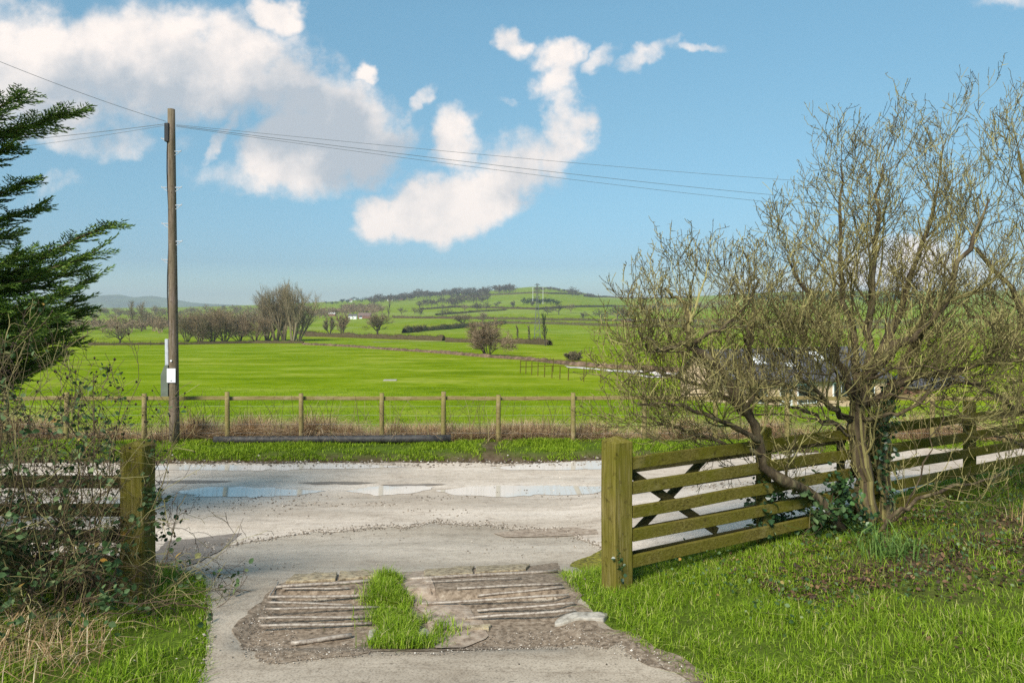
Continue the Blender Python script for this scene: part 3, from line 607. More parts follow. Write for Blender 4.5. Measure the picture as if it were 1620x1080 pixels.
lp = G2((325, 1085), (330, 1000), (328, 940), (312, 918), (270, 905), (230, 930)) + [(-3.2, 6.6), (-9, 6.6), (-9, 2.5), (-1.8, 2.5)]
X, D_ = scatter(70000, lp); n_ = clump(X, D_, 2.6, 51); k = RNG.random(len(X)) < .2 + 1.7 * sstep(.3, .6, n_); X, D_, n_ = X[k], D_[k], n_[k]
blades(mb, X, D_, .03 + .11 * n_ ** 1.3 * RNG.uniform(.5, 1.4, len(X)), RNG.uniform(.004, .009, len(X)), .8)
cl_ = np.array(G2((616, 920), (612, 945), (618, 965), (632, 985), (640, 1005), (632, 1030))); t_ = RNG.uniform(0, 5, 9000); X = np.interp(t_, range(6), cl_[:, 0]) + RNG.normal(0, 1, 9000) * np.interp(t_, range(6), [.05, .08, .07, .11, .14, .12]) * (.6 + .8 * fbm(t_ * 2, t_ * 0, 52)); D_ = np.interp(t_, range(6), cl_[:, 1]) + RNG.normal(0, .02, 9000); n_ = clump(X, D_, 5, 53); k = n_ > .36
blades(mb, X[k], D_[k], .02 + .13 * n_[k] * RNG.uniform(.4, 1.3, k.sum()), RNG.uniform(.004, .008, k.sum()), .8, zoff=.02)
# wisps along driveway edges
X = np.interp(np.linspace(3.6, 6.6, 2500), dr, xl) - np.abs(RNG.normal(0, .07, 2500)) + .03; blades(mb, X, np.linspace(3.6, 6.6, 2500) + RNG.normal(0, .02, 2500), RNG.uniform(.02, .06, 2500), RNG.uniform(.004, .007, 2500), 1)
tag(mb.build('grass', M['grass']), kind='stuff')
mb = MB(); X = RNG.uniform(-16, 18, 90000); D_ = RNG.uniform(0, 1, 90000) * 1.75 + 13.5 + .17 * np.clip(X - .5, 0, 40) * .75; n_ = clump(X, D_, 1.8, 55)
gap = .9 * np.exp(-((X + .42 + .5 * (n_ - .5)) / (.16 + .35 * clump(X, D_, 3, 58))) ** 2) * (D_ < 15.1); k = (RNG.random(len(X)) < .10 + 1.7 * sstep(.38, .60, n_)) & (RNG.random(len(X)) > gap * 1.15) & (D_ < 15.9) & ~((D_ > 15.02) & (X > -6.9) & (X < -1.2)); X, D_, n_ = X[k], D_[k], n_[k]
blades(mb, X, D_, .04 + .09 * n_ * RNG.uniform(.5, 1.4, len(X)), RNG.uniform(.010, .02, len(X)), 1.0); tag(mb.build('verge_grass', M['verge']), kind='stuff')
mb = MB(); D_ = 15.6 + 26 * RNG.random(70000) ** 1.4; X = RNG.uniform(-.85, .85, 70000) * D_; n_ = clump(X * .6, D_ * 1.3, .9, 57)
blades(mb, X, D_, (.025 + .06 * n_) * RNG.uniform(.5, 1.5, len(X)), RNG.uniform(.012, .025, len(X)), .9); tag(mb.build('field_grass', M['field_grass']), kind='stuff')
# dry grass and dead stems under the field fence
mb = MB(); n = 110000; X = RNG.uniform(-12, 14, n); D_ = 15.5 + np.abs(RNG.normal(0, .38, n)); n_ = clump(X, D_ * .5, 1.5, 59); dens = np.interp(X, [-12, -8.5, -7.2, -1.2, -.2, 1.2, 3, 14], [.3, .6, 1, 1, .8, .6, .35, .2])
k = RNG.random(n) < dens * (.45 + 1.3 * sstep(.33, .62, n_)); X, D_, n_ = X[k], D_[k], n_[k]
blades(mb, X, D_, (.22 + 1.0 * n_ ** 1.6) * RNG.uniform(.25, 1.2, len(X)), RNG.uniform(.006, .013, len(X)), 1.35); tag(mb.build('dry_grass', M['straw']), kind='stuff')
mb = MB(); n = 420; X = RNG.uniform(-9, 1.8, n); D_ = 15.4 + RNG.normal(0, .25, n); k = clump(X, D_, .8, 61) > .42; pol = []
for x, d in zip(X[k], D_[k]):
    z = Hs(x, d); hh = random.uniform(.4, 1.15); ax, ay = random.gauss(0, .3), random.gauss(0, .2); pol.append((np.array([[x + ax * hh * t * t, d + ay * hh * t, z + hh * t * (1 - .25 * abs(ax) * t)] for t in (0, .33, .66, 1)]), [.005, .0045, .004, .003]))
tubes(mb, pol, 3); tag(mb.build('dead_stems', M['cane']), kind='stuff')
# straw at the foot of the brambles
mb = MB(); X, D_ = scatter(4500, [(-4.6, 3.3), (-2.3, 3.6), (-2.6, 4.5), (-3.3, 4.9), (-7, 4.9), (-6.5, 3.3)]); n_ = clump(X, D_, 1.8, 63); w_ = sstep(-1.9, -2.9, X); k = RNG.random(len(X)) < (.1 + 1.3 * sstep(.35, .6, n_)) * w_; X, D_, n_ = X[k], D_[k], n_[k]
blades(mb, X, D_, (.05 + .30 * n_) * RNG.uniform(.4, 1.2, len(X)), RNG.uniform(.0035, .007, len(X)), 1.7); tag(mb.build('dry_grass', M['straw']), kind='stuff')
# leaf litter and weeds under the tree
mb = MB(); n = 20000; l = RNG.uniform(.8, 9, n); o_ = RNG.normal(-.95, .6, n); X = .86 + .8824 * l - .4706 * o_; D_ = 5.6 + .4706 * l + .8824 * o_; k = (o_ < .15) & (clump(X, D_, 1.7, 65) + RNG.normal(0, .10, n) > .50); X, D_ = X[k], D_[k]
leaves(mb, np.stack([X, D_, H(X, D_) + RNG.uniform(.004, .05, len(X))], 1), RNG.uniform(.014, .042, len(X)), flat=.9); tag(mb.build('leaf_litter', M['litter']), kind='stuff')
mb = MB(); n = 4500; l = RNG.uniform(.3, 9, n); o_ = RNG.normal(-.75, .55, n); X = .86 + .8824 * l - .4706 * o_; D_ = 5.6 + .4706 * l + .8824 * o_; k = (o_ < .5) & (clump(X, D_, 2.2, 67) > .48); X, D_ = X[k], D_[k]
leaves(mb, np.stack([X, D_, H(X, D_) + RNG.uniform(.01, .16, len(X))], 1), RNG.uniform(.016, .04, len(X)), flat=.5); tag(mb.build('weeds', M['bramble_leaf']), kind='stuff')
mb = MB(); n = 1500; l = RNG.uniform(3.8, 8, n); o_ = RNG.normal(-1.0, .45, n); X = .86 + .8824 * l - .4706 * o_; D_ = 5.6 + .4706 * l + .8824 * o_; k = clump(X, D_, 1.4, 69) > .5; X, D_ = X[k], D_[k]; blades(mb, X, D_, RNG.uniform(.08, .32, len(X)), RNG.uniform(.004, .007, len(X)), 1.0); tag(mb.build('dry_grass', M['straw']), kind='stuff')
# broad leaf tuft
p = gp(1400, 880); mb = MB(); n = 130; X = p.x + RNG.normal(0, .13, n); D_ = p.y + RNG.normal(0, .10, n); blades(mb, X, D_, RNG.uniform(.16, .34, n), RNG.uniform(.009, .014, n), 1.3)
tag(mb.build('leaf_tuft', M['strap']), 'tuft of long strap leaves at the foot of the bare tree', 'plant')

# ------------------------------------------------------------------ branching growth
def rot_dir(d, ang, rs):
    d = Vector(d); a = d.orthogonal().normalized(); b = d.cross(a).normalized(); t = rs.uniform(0, 2 * math.pi)
    return (d * math.cos(ang) + (a * math.cos(t) + b * math.sin(t)) * math.sin(ang)).normalized()
def grow(out, p, d, L, r, lev, rs, cfg):
    n = {0: 8, 1: 8, 2: 5, 3: 5}.get(lev, 4); pts = [np.array(p)]; cur = Vector(p); dr_ = Vector(d); rad = []
    j = cfg.get('jit', .22); upb = cfg.get('up', .12)
    for k in range(n - 1):
        dr_ = (dr_ + Vector((rs.gauss(0, j), rs.gauss(0, j), rs.gauss(0, j) + upb))).normalized(); cur = cur + dr_ * (L / (n - 1)); pts.append(np.array(cur))
    end = max(cfg['rmin'], r * .45); rad = list(np.linspace(r, end, n)); out.append((lev, np.array(pts), rad))
    spawn(out, np.array(pts), rad, L, lev, rs, cfg)
def spawn(out, pts, rad, L, lev, rs, cfg, nc=None):
    if lev >= cfg['maxlev']: return
    nc = nc or cfg['kids'][lev]; n = len(pts)
    for c in range(nc):
        t = cfg.get('t0', .2) + (1 - cfg.get('t0', .2)) * (c + rs.random()) / nc; f = t * (n - 1); i = min(int(f), n - 2); q = pts[i] + (pts[i + 1] - pts[i]) * (f - i)
        tan = Vector(pts[i + 1] - pts[i]).normalized(); a = R(rs.uniform(*cfg['ang'])); nd = rot_dir(tan, a, rs)
        if 'upmin' in cfg and nd.z < cfg['upmin']: nd.z = abs(nd.z) * .6; nd.normalize()
        nl = cfg['len'][lev] * rs.uniform(.6, 1.25) * (1 - .35 * t); r0 = min(cfg.get('rcap', 9), max(cfg['rmin'], rad[i] * cfg.get('rk', .55)))
        if nl > 0: grow(out, q, nd, nl, r0, lev + 1, rs, cfg)
def smooth_poly(P, n, rs, jit):
    P = np.array(P, float); t = np.concatenate([[0], np.cumsum(np.linalg.norm(np.diff(P, axis=0), axis=1))]); u = np.linspace(0, t[-1], n); Q = np.stack([pchip(t, P[:, i])(u) for i in range(3)], 1)
    e = np.array([[rs.gauss(0, jit) for _ in range(3)] for _ in range(n)]); e[0] = 0; return Q + e

# bare thorn tree beside the fence
def thorn_tree(name, label, limbs, base, seed, cfg, splitr=.016):
    rs = random.Random(seed); out = []; heavy = []
    for lp, r0, r1, nc in limbs:
        P = smooth_poly([at(*p) if isinstance(p, tuple) else p for p in lp], 14, rs, .018); r0 *= .80; r1 *= .85; rad = list(np.linspace(r0, r1, 14) * np.array([1 + .14 * rs.gauss(0, 1) for _ in range(14)])); heavy.append((P, rad))
        L = np.linalg.norm(np.diff(P, axis=0), axis=1).sum(); spawn(out, P, [r * .8 for r in rad], L, 0, rs, cfg, nc)
    root = empty(name, base, label, 'tree')
    for P, rad in heavy[:2]:          # rough strands of bark and old ivy stems hugging the main stems
        for q in range(9 if rad[0] > .06 else 3):
            a0 = rs.uniform(0, 6.28); tw_ = rs.uniform(-2, 2); Q = np.array([P[k] + np.array([math.cos(a0 + tw_ * k / 13), math.sin(a0 + tw_ * k / 13), 0]) * rad[k] * rs.uniform(.85, 1.15) for k in range(14)]); out.append((1, Q, list(np.linspace(.014, .006, 14) * rs.uniform(.6, 1.4))))
    mb = MB(); tubes(mb, heavy, 9); part(mb, 'trunk', M['bark'], root, True)
    tw = [(P, r) for lev, P, r in out]; mb = MB(); tubes(mb, tw); part(mb, 'crown', M['twig'], root)
    # buds and spurs give the twigs their knobbly look
    tips = np.concatenate([P[1:] for lev, P, r in out if lev >= 2]); k = RNG.random(len(tips)) < .55; A = tips[k]; B_ = A + RNG.normal(0, .018, A.shape) + [0, 0, .010]; mb = MB(); ribbons(mb, A, B_, .008); part(mb, 'buds', M['twig'], root)
    return root, out
cfgA = dict(maxlev=4, kids=[0, 4, 3, 2], len=[.58, .40, .25, .14], ang=(22, 55), rcap=.012, rmin=.0025, rk=.5, jit=.15, up=.16, t0=.15)
TA = [([(1332, 838, 6.60), (1290, 790, 6.55), (1240, 755, 6.27), (1212, 738, 6.22), (1203, 700, 6.17), (1185, 650, 6.12), (1150, 602, 6.07), (1112, 562, 6.02), (1088, 545, 5.97)], .075, .042, 10),
      ([(1092, 546, 5.97), (1092, 516, 5.97), (1086, 488, 6.02), (1072, 470, 6.07), (1050, 458, 6.07)], .036, .010, 7),
      ([(1090, 545, 5.97), (1060, 548, 5.92), (1034, 556, 5.82), (1020, 540, 5.77)], .034, .014, 6),
      ([(1094, 545, 5.97), (1115, 531, 5.97), (1150, 515, 6.02), (1172, 493, 6.07), (1188, 473, 6.07)], .028, .008, 6),
      ([(1040, 552, 5.82), (1010, 522, 5.77), (1000, 499, 5.77)], .02, .006, 5),
      ([(1190, 660, 6.12), (1187, 600, 6.17), (1186, 550, 6.22), (1192, 505, 6.27), (1190, 470, 6.32), (1205, 441, 6.37)], .030, .009, 8),
      ([(1188, 560, 6.22), (1176, 516, 6.17), (1165, 482, 6.17), (1160, 458, 6.17)], .018, .006, 5),
      ([(1200, 700, 6.17), (1160, 675, 5.97), (1110, 655, 5.82), (1060, 640, 5.77), (1010, 645, 5.67)], .034, .010, 12),
      ([(1205, 720, 6.17), (1160, 700, 6.27), (1110, 690, 6.37), (1060, 670, 6.47), (1000, 655, 6.57)], .028, .008, 11),
      ([(1190, 660, 6.12), (1140, 625, 6.27), (1085, 600, 6.37), (1030, 590, 6.37), (990, 600, 6.37)], .028, .008, 12)]
TB = [([(1372, 850, 6.8), (1368, 780, 6.8), (1356, 700, 6.8), (1358, 640, 6.8), (1366, 600, 6.8)], .115, .085, 5),
      ([(1408, 842, 6.95), (1400, 760, 6.95), (1395, 690, 6.95), (1410, 620, 6.95), (1440, 560, 7.0), (1462, 500, 7.05)], .075, .035, 10),
      ([(1358, 640, 6.8), (1332, 580, 6.7), (1296, 510, 6.6), (1272, 460, 6.55), (1256, 430, 6.5), (1246, 405, 6.45)], .062, .010, 12),
      ([(1366, 602, 6.8), (1378, 500, 6.85), (1380, 400, 6.9), (1390, 320, 6.95), (1396, 260, 7.0)], .060, .008, 18),
      ([(1366, 610, 6.8), (1410, 560, 6.6), (1460, 520, 6.45), (1500, 470, 6.4), (1520, 420, 6.4), (1545, 370, 6.4), (1568, 320, 6.4)], .070, .010, 18),
      ([(1366, 605, 6.8), (1408, 530, 7.0), (1440, 440, 7.1), (1465, 370, 7.2), (1482, 290, 7.25), (1490, 235, 7.3)], .058, .008, 18),
      ([(1362, 620, 6.8), (1345, 520, 7.0), (1328, 430, 7.1), (1330, 340, 7.2), (1334, 290, 7.2), (1330, 260, 7.2)], .050, .007, 18),
      ([(1372, 640, 6.8), (1440, 600, 6.6), (1520, 585, 6.5), (1600, 570, 6.4), (1690, 560, 6.3)], .050, .012, 11),
      ([(1350, 670, 6.8), (1310, 640, 6.5), (1270, 600, 6.3), (1240, 560, 6.2), (1200, 540, 6.1)], .040, .008, 14),
      ([(1350, 690, 6.8), (1300, 660, 7.0), (1240, 640, 7.1), (1180, 620, 7.2)], .034, .008, 12),
      ([(1362, 660, 6.75), (1420, 650, 6.5), (1500, 610, 6.4), (1570, 600, 6.3)], .030, .008, 7),
      ([(1385, 845, 6.6), (1430, 800, 6.4), (1470, 780, 6.4), (1540, 765, 6.45), (1590, 752, 6.5)], .030, .010, 2),
      ([(1390, 840, 6.7), (1440, 790, 6.5), (1475, 700, 6.5), (1500, 620, 6.5)], .014, .005, 6)]
TD = [([(1352, 690, 6.7), (1290, 668, 6.4), (1220, 655, 6.2), (1150, 668, 6.1), (1080, 690, 6.0)], .016, .005, 10),
      ([(1350, 660, 6.7), (1280, 625, 6.5), (1200, 600, 6.4), (1120, 610, 6.3), (1050, 640, 6.2)], .016, .005, 10),
      ([(1360, 640, 6.7), (1420, 625, 6.4), (1480, 640, 6.2), (1540, 665, 6.2)], .016, .005, 9),
      ([(1360, 620, 6.7), (1310, 590, 6.3), (1260, 590, 6.1), (1210, 620, 6.0)], .016, .005, 9),
      ([(1368, 600, 6.7), (1420, 580, 6.4), (1480, 585, 6.3), (1540, 610, 6.3), (1600, 640, 6.3)], .018, .005, 10),
      ([(1370, 580, 6.7), (1330, 560, 6.9), (1280, 555, 7.0), (1220, 575, 7.0)], .016, .005, 8)]
TC = [([(1665, 850, 7.3), (1650, 700, 7.3), (1640, 560, 7.3), (1600, 470, 7.3), (1570, 420, 7.3), (1550, 390, 7.3)], .10, .012, 20),
      ([(1640, 560, 7.3), (1650, 440, 7.4), (1640, 350, 7.5), (1620, 280, 7.5), (1605, 240, 7.5)], .07, .007, 18),
      ([(1645, 600, 7.3), (1600, 540, 7.1), (1540, 500, 7.0), (1490, 470, 7.0)], .05, .010, 14),
      ([(1650, 680, 7.3), (1600, 640, 7.0), (1550, 610, 6.9), (1500, 600, 6.8)], .04, .010, 8),
      ([(1655, 740, 7.3), (1610, 700, 7.1), (1570, 690, 7.0)], .03, .008, 4)]
TB += TD
tA, _ = thorn_tree('bare_tree', 'slim bare tree leaning out over the gate from the foot of the thick trunk', TA, tuple(gp(1332, 836)), 3, cfgA)
tB, _ = thorn_tree('bare_tree', 'large bare thorn tree with an ivy clad trunk and dense yellowish twigs', TB, tuple(gp(1375, 846)), 4, dict(cfgA, kids=[0, 5, 3, 2], len=[.74, .48, .30, .17]))
tC, _ = thorn_tree('bare_tree', 'bare tree at the frame edge, branches mingling with the large thorn tree', TC, tuple(gp(1665, 800)), 5, dict(cfgA, len=[.7, .48, .30, .17]))
# ivy: on the trunk and on a fence post
def ivy_on(segs, n, rad, label, seed):
    rs = np.random.default_rng(seed); P = []
    for (a, b_) in segs:
        A = np.array(at(*a)); B_ = np.array(at(*b_)); t = rs.random(n)[:, None]; P.append(A + (B_ - A) * t + rs.normal(0, rad, (n, 3)))
    mb = MB(); P = np.concatenate(P); leaves(mb, P, rs.uniform(.03, .06, len(P)) * (.6 if n < 60 else 1), rs, flat=.2, aspect=.9); return tag(mb.build('ivy', M['ivy']), label, 'ivy')
ivy_on([((1335, 835, 6.6), (1300, 795, 6.55)), ((1375, 850, 6.6), (1345, 800, 6.5)), ((1345, 790, 6.6), (1325, 760, 6.6))], 170, .07, 'dark ivy mound where the leaning tree meets the thick trunk', 1)
ivy_on([((1405, 800, 6.8), (1400, 660, 6.8)), ((1400, 680, 6.75), (1412, 600, 6.8))], 150, .055, 'dark ivy climbing the second upright stem of the thorn tree', 2)
ivy_on([((1208, 850, 6.35), (1206, 750, 6.35))], 150, .05, 'dark ivy wrapping the fence post under the leaning tree', 3)
ivy_on([((985, 925, 5.42), (978, 875, 5.47))], 26, .018, 'few small ivy leaves creeping up the foot of the mossy gatepost', 4)
# bramble with big pale leaves in front of the rails
p = gp(1235, 850); rs = random.Random(9); pol = []; lv = []
for k in range(14):
    a = Vector((p.x + rs.gauss(0, .12), p.y - .1 + rs.gauss(0, .08), Hs(p.x, p.y))); out = []
    grow(out, a, Vector((rs.gauss(0, .35), rs.gauss(-.1, .2), 1)).normalized(), rs.uniform(.35, .75), .005, 2, rs, dict(maxlev=3, kids=[0, 0, 4, 0], len=[0, 0, .2, .2], ang=(30, 70), rmin=.002, jit=.25, up=.0))
    for lev, P, r in out: pol.append((P, r)); lv += [q_ for q_ in P[2:]]
root = empty('bramble_plant', tuple(p), 'bramble with broad grey green leaves growing before the rails by the ivy post', 'bramble'); mb = MB(); tubes(mb, pol, 4); part(mb, 'stems', M['cane'], root)
mb = MB(); lv = np.repeat(np.array(lv), 2, 0) + RNG.normal(0, .03, (len(lv) * 2, 3)); k = RNG.random(len(lv)) < .7; leaves(mb, lv[k], RNG.uniform(.05, .085, k.sum()), flat=.3, aspect=.75); part(mb, 'leaves', M['bramble_leaf'], root)

# ------------------------------------------------------------------ bramble and rose hedge at the lane side
def thicket(name, label, cat, seeds, n, hgt, spread, cfg, leafn, leafsz, hips=0, seed=1, dirb=(0, 0, 1), r0=.0058):
    rs = random.Random(seed); pol = []; nodes = []; tips = []
    for k in range(n):
        x, d = seeds(rs); z = Hs(x, d); out = []; dv_ = Vector((dirb[0] + rs.gauss(0, spread), dirb[1] + rs.gauss(0, spread * .6), dirb[2])).normalized()
        grow(out, Vector((x, d, z)), dv_, hgt * rs.uniform(.55, 1.15), r0 * rs.uniform(.6, 1.3), 1, rs, cfg)
        for lev, P, r in out:
            pol.append((P, r)); nodes += list(P[1:]) if lev >= 2 else list(P[3:])
            if lev == cfg['maxlev']: tips.append(P[-1])
    x, d = seeds(rs); root = empty(name, (x, d, Hs(x, d)), label, cat); mb = MB(); tubes(mb, pol); part(mb, 'stems', M['cane'], root)
    nodes = np.array(nodes); tips = np.array(tips)
    if leafn:
        # leaves gather in loose sprays
        cidx = RNG.choice(len(nodes), max(1, leafn // 9)); c = np.repeat(nodes[cidx], 9, 0) + RNG.normal(0, .045, (len(cidx) * 9, 3)); mb = MB(); leaves(mb, c, RNG.uniform(*leafsz, len(c)), flat=.25, aspect=.72); part(mb, 'leaves', M['bramble_leaf'], root)
    if hips:
        t = tips[RNG.choice(len(tips), min(hips, len(tips)), replace=False)]; mb = MB(); r = RNG.uniform(.008, .013, len(t)); o = np.array([[1, 0, 0], [0, 1, 0], [-1, 0, 0], [0, -1, 0], [0, 0, 1.1], [0, 0, -1.1]])
        V = t[:, None] + o[None] * r[:, None, None]; kk = (np.arange(len(t)) * 6)[:, None, None]; tt = np.array([[0, 1, 4], [1, 2, 4], [2, 3, 4], [3, 0, 4], [1, 0, 5], [2, 1, 5], [3, 2, 5], [0, 3, 5]]); mb.add(V.reshape(-1, 3), (kk + tt[None]).reshape(-1, 3)); tag(part(mb, 'hips', M['hip'], root), kind='stuff')
    return root
cb = dict(maxlev=3, kids=[0, 6, 4, 0], len=[0, .40, .22, .15], ang=(25, 70), rmin=.0018, rk=.6, jit=.24, up=-.02)
thicket('bramble_bush', 'tangled bramble thicket of dead canes and dull green leaves smothering the roadside fence', 'bramble', lambda r: (r.uniform(-6.6, -3.0), r.uniform(4.75, 5.35)), 84, 1.15, .5, cb, 8500, (.03, .058), 0, 1)
thicket('bramble_bush', 'low bramble with arching bare canes spilling past the weathered gatepost', 'bramble', lambda r: (r.uniform(-3.5, -2.75), r.uniform(4.75, 5.2)), 30, .95, .5, dict(cb, up=-.10), 200, (.035, .06), 0, 2, (.25, -.1, 1))
thicket('rose_bush', 'thin twigged wild rose with dark dried hips rising above the brambles', 'rose bush', lambda r: (r.uniform(-4.3, -3.0), r.uniform(4.85, 5.4)), 38, 1.75, .22, dict(cb, kids=[0, 8, 4, 0], len=[0, .55, .28, .15], jit=.16, up=.05, t0=.4), 900, (.028, .05), 330, 3, (.12, 0, 1))
thicket('rose_bush', 'taller straggling wild rose at the frame edge below the conifer', 'rose bush', lambda r: (r.uniform(-5.4, -4.2), r.uniform(4.9, 5.5)), 36, 1.95, .24, dict(cb, kids=[0, 7, 5, 0], len=[0, .5, .28, .15], jit=.18, up=.04, t0=.35), 1000, (.028, .05), 40, 4, (0, 0, 1))

# ------------------------------------------------------------------ conifer
def conifer():
    rs = random.Random(21); Dc = 8.0; bx = -7.0; root = empty('conifer_tree', (bx, Dc, Hs(bx, Dc)), 'dark green conifer with feathery drooping sprays reaching in beside the pole', 'tree')
    z0 = Hs(bx, Dc); mb = MB(); tubes(mb, [(np.array([[bx, Dc, z0 - .1 + 6.3 * k / 7] for k in range(8)]), list(np.linspace(.22, .03, 8)))], 12); part(mb, 'trunk', M['bark'], root, True)
    br = []; A = []; B_ = []; W = []
    targets = [((122, 175), .3), ((92, 182), .2), ((32, 150), -.3), ((42, 285), .1), ((62, 325), .3), ((12, 235), 0), ((32, 400), -.4), ((177, 358), .1), ((137, 425), .5), ((157, 395), -.3), ((122, 478), .3), ((132, 520), -.1), ((122, 545), .5), ((52, 470), -.8), ((32, 540), -.6), ((82, 570), .2), ((22, 370), .7), ((62, 440), .9), ((92, 500), -.9), ((22, 500), .8), ((112, 505), .8), ((32, 430), .1), ((72, 405), -.1), ((12, 560), -.2), ((22, 600), .3), ((147, 440), 0), ((122, 410), .6), ((92, 530), .4), ((42, 510), .4), ((67, 480), -.5), ((102, 460), -.7), ((42, 580), .9), ((132, 490), .8)]
    specs = []
    for (tx, ty), dz in targets:
        e = at(tx, ty, Dc + dz); L = e.x - bx; specs.append((Vector((bx, Dc, e.z - .30 * L + .1)), e))
    for k in range(26):   # branches facing away from the lane
        a = R(rs.uniform(100, 330)); z = z0 + rs.uniform(1.0, 5.4); L = 2.0 * (1 - (z - z0) / 7.5) + .3; specs.append((Vector((bx, Dc, z)), Vector((bx + math.cos(a) * L, Dc + math.sin(a) * L, z + .3 * L))))
    def frond(p, d, L, wid, up):
        # flat feathery spray: stem with paired leaflets that fork again
        n = max(4, int(L / .045)); side = d.cross(up).normalized(); cur = Vector(p); dd = Vector(d)
        for i in range(n):
            t = i / n; dd = (dd + Vector((rs.gauss(0, .05), rs.gauss(0, .05), rs.gauss(0, .05) + .02))).normalized(); nx = cur + dd * (L / n)
            A.append(tuple(cur)); B_.append(tuple(nx)); W.append(.012)
            for s in (-1, 1):
                l = wid * (1 - t) ** .6 * rs.uniform(.6, 1.15) * (.5 + .8 * min(1, t * 4)); dv_ = (dd * .85 + side * s * .75 + Vector((0, 0, rs.gauss(-.03, .16)))).normalized(); q = cur; m = max(2, int(l / .035))
                for j in range(m):
                    e = q + dv_ * (l / m); A.append(tuple(q)); B_.append(tuple(e)); W.append(.013)
                    for s2 in (-1, 1):
                        v = (dv_ + dd * .4 + side * s2 * .7 * rs.uniform(.4, 1.2) + Vector((0, 0, rs.gauss(0, .25)))).normalized(); A.append(tuple(q)); B_.append(tuple(q + v * rs.uniform(.025, .055))); W.append(.011)
                    q = e
            cur = nx
    for s, e in specs:
        vis = e.x > -6.6; mid = (s + e) / 2 + Vector((0, 0, -.12)); P = smooth_poly([s, mid, e], 12, rs, .012); br.append((P, list(np.linspace(.035, .006, 12)))); d0 = Vector(e - s).normalized(); up = Vector((0, 0, 1))
        nf = 44 if vis else 10
        for k in range(nf):
            t = .30 + .70 * (k + rs.random()) / nf; i = min(int(t * 11), 10); q = Vector(P[i]) + (Vector(P[i + 1]) - Vector(P[i])) * (t * 11 - i); tan = Vector(P[i + 1] - P[i]).normalized(); sd = tan.cross(up).normalized() * (1 if k % 2 else -1)
            dv_ = (tan * .9 + sd * rs.uniform(.35, .9) + Vector((0, 0, rs.uniform(-.38, .22)))).normalized(); frond(q, dv_, rs.uniform(.25, .55) * (1.15 - .55 * t), .14, (up + Vector((rs.gauss(0, .3), rs.gauss(0, .3), 0))).normalized())
        frond(Vector(P[-2]), Vector(P[-1] - P[-2]).normalized(), .30, .09, up)
    mb = MB(); tubes(mb, br, 6); part(mb, 'branch', M['bark'], root)
    mb = MB(); ribbons(mb, A, B_, np.array(W)); part(mb, 'foliage', M['conifer'], root); return root
conifer()

# ------------------------------------------------------------------ distant trees
def tree_arrays(kind, h, seed, tw, nt=1.0):
    """returns (limb polylines, twig roots, twig tips) for a bare tree of height h standing at the origin"""
    rs = random.Random(seed); out = []
    if kind == 'poplar':
        cfg = dict(maxlev=3, kids=[int(12 * nt), int(7 * nt), int(6 * nt), 0], len=[.34 * h, .19 * h, .11 * h], ang=(14, 38), rmin=.012, rk=.5, jit=.06, up=.10, t0=.22); ns = 5
        for k in range(ns):
            a = 2 * math.pi * (k + rs.random() * .6) / ns; sp = rs.uniform(.10, .50); grow(out, Vector((math.cos(a) * .02 * h, math.sin(a) * .02 * h, 0)), Vector((math.cos(a) * sp, math.sin(a) * sp, 1)).normalized(), h * rs.uniform(.66, .86), .017 * h, 0, rs, cfg)
    elif kind == 'column':
        cfg = dict(maxlev=2, kids=[int(34 * nt), int(9 * nt), 0], len=[.26 * h, .10 * h], ang=(12, 38), rmin=.012, rk=.5, jit=.04, up=.10, t0=.12); grow(out, Vector((0, 0, 0)), Vector((0, 0, 1)), h * .88, .018 * h, 0, rs, cfg)
    elif kind == 'bush':
        cfg = dict(maxlev=3, kids=[int(9 * nt), int(8 * nt), int(7 * nt), 0], len=[.38 * h, .22 * h, .13 * h], ang=(18, 55), rmin=.012, rk=.5, jit=.13, up=.05, t0=.2); ns = 8
        for k in range(ns):
            a = 2 * math.pi * (k + rs.random() * .7) / ns; sp = rs.uniform(.2, .85); grow(out, Vector((math.cos(a) * .03 * h, math.sin(a) * .03 * h, 0)), Vector((math.cos(a) * sp, math.sin(a) * sp, 1)).normalized(), h * rs.uniform(.45, .7), .013 * h, 0, rs, cfg)
    elif kind == 'oak':
        cfg = dict(maxlev=3, kids=[int(8 * nt), int(7 * nt), int(6 * nt), 0], len=[.45 * h, .25 * h, .14 * h], ang=(25, 65), rmin=.014, rk=.55, jit=.16, up=.03, t0=.25, upmin=-.05)
        out.append((0, np.array([[0, 0, h * .04 * k] for k in range(8)]), list(np.linspace(.045, .035, 8) * h)))
        for k in range(6):
            a = 2 * math.pi * (k + rs.random() * .5) / 6; sp = rs.uniform(.25, 1.2); grow(out, Vector((0, 0, h * .24)), Vector((math.cos(a) * sp, math.sin(a) * sp, 1)).normalized(), h * rs.uniform(.42, .56), .024 * h, 0, rs, cfg)
    limbs = [(P, r) for l, P, r in out if l < cfg['maxlev']]; ends = [P for l, P, r in out if l == cfg['maxlev']]
    A = np.concatenate([P[:-1] for P in ends]); B_ = np.concatenate([P[1:] for P in ends]); return limbs, A, B_
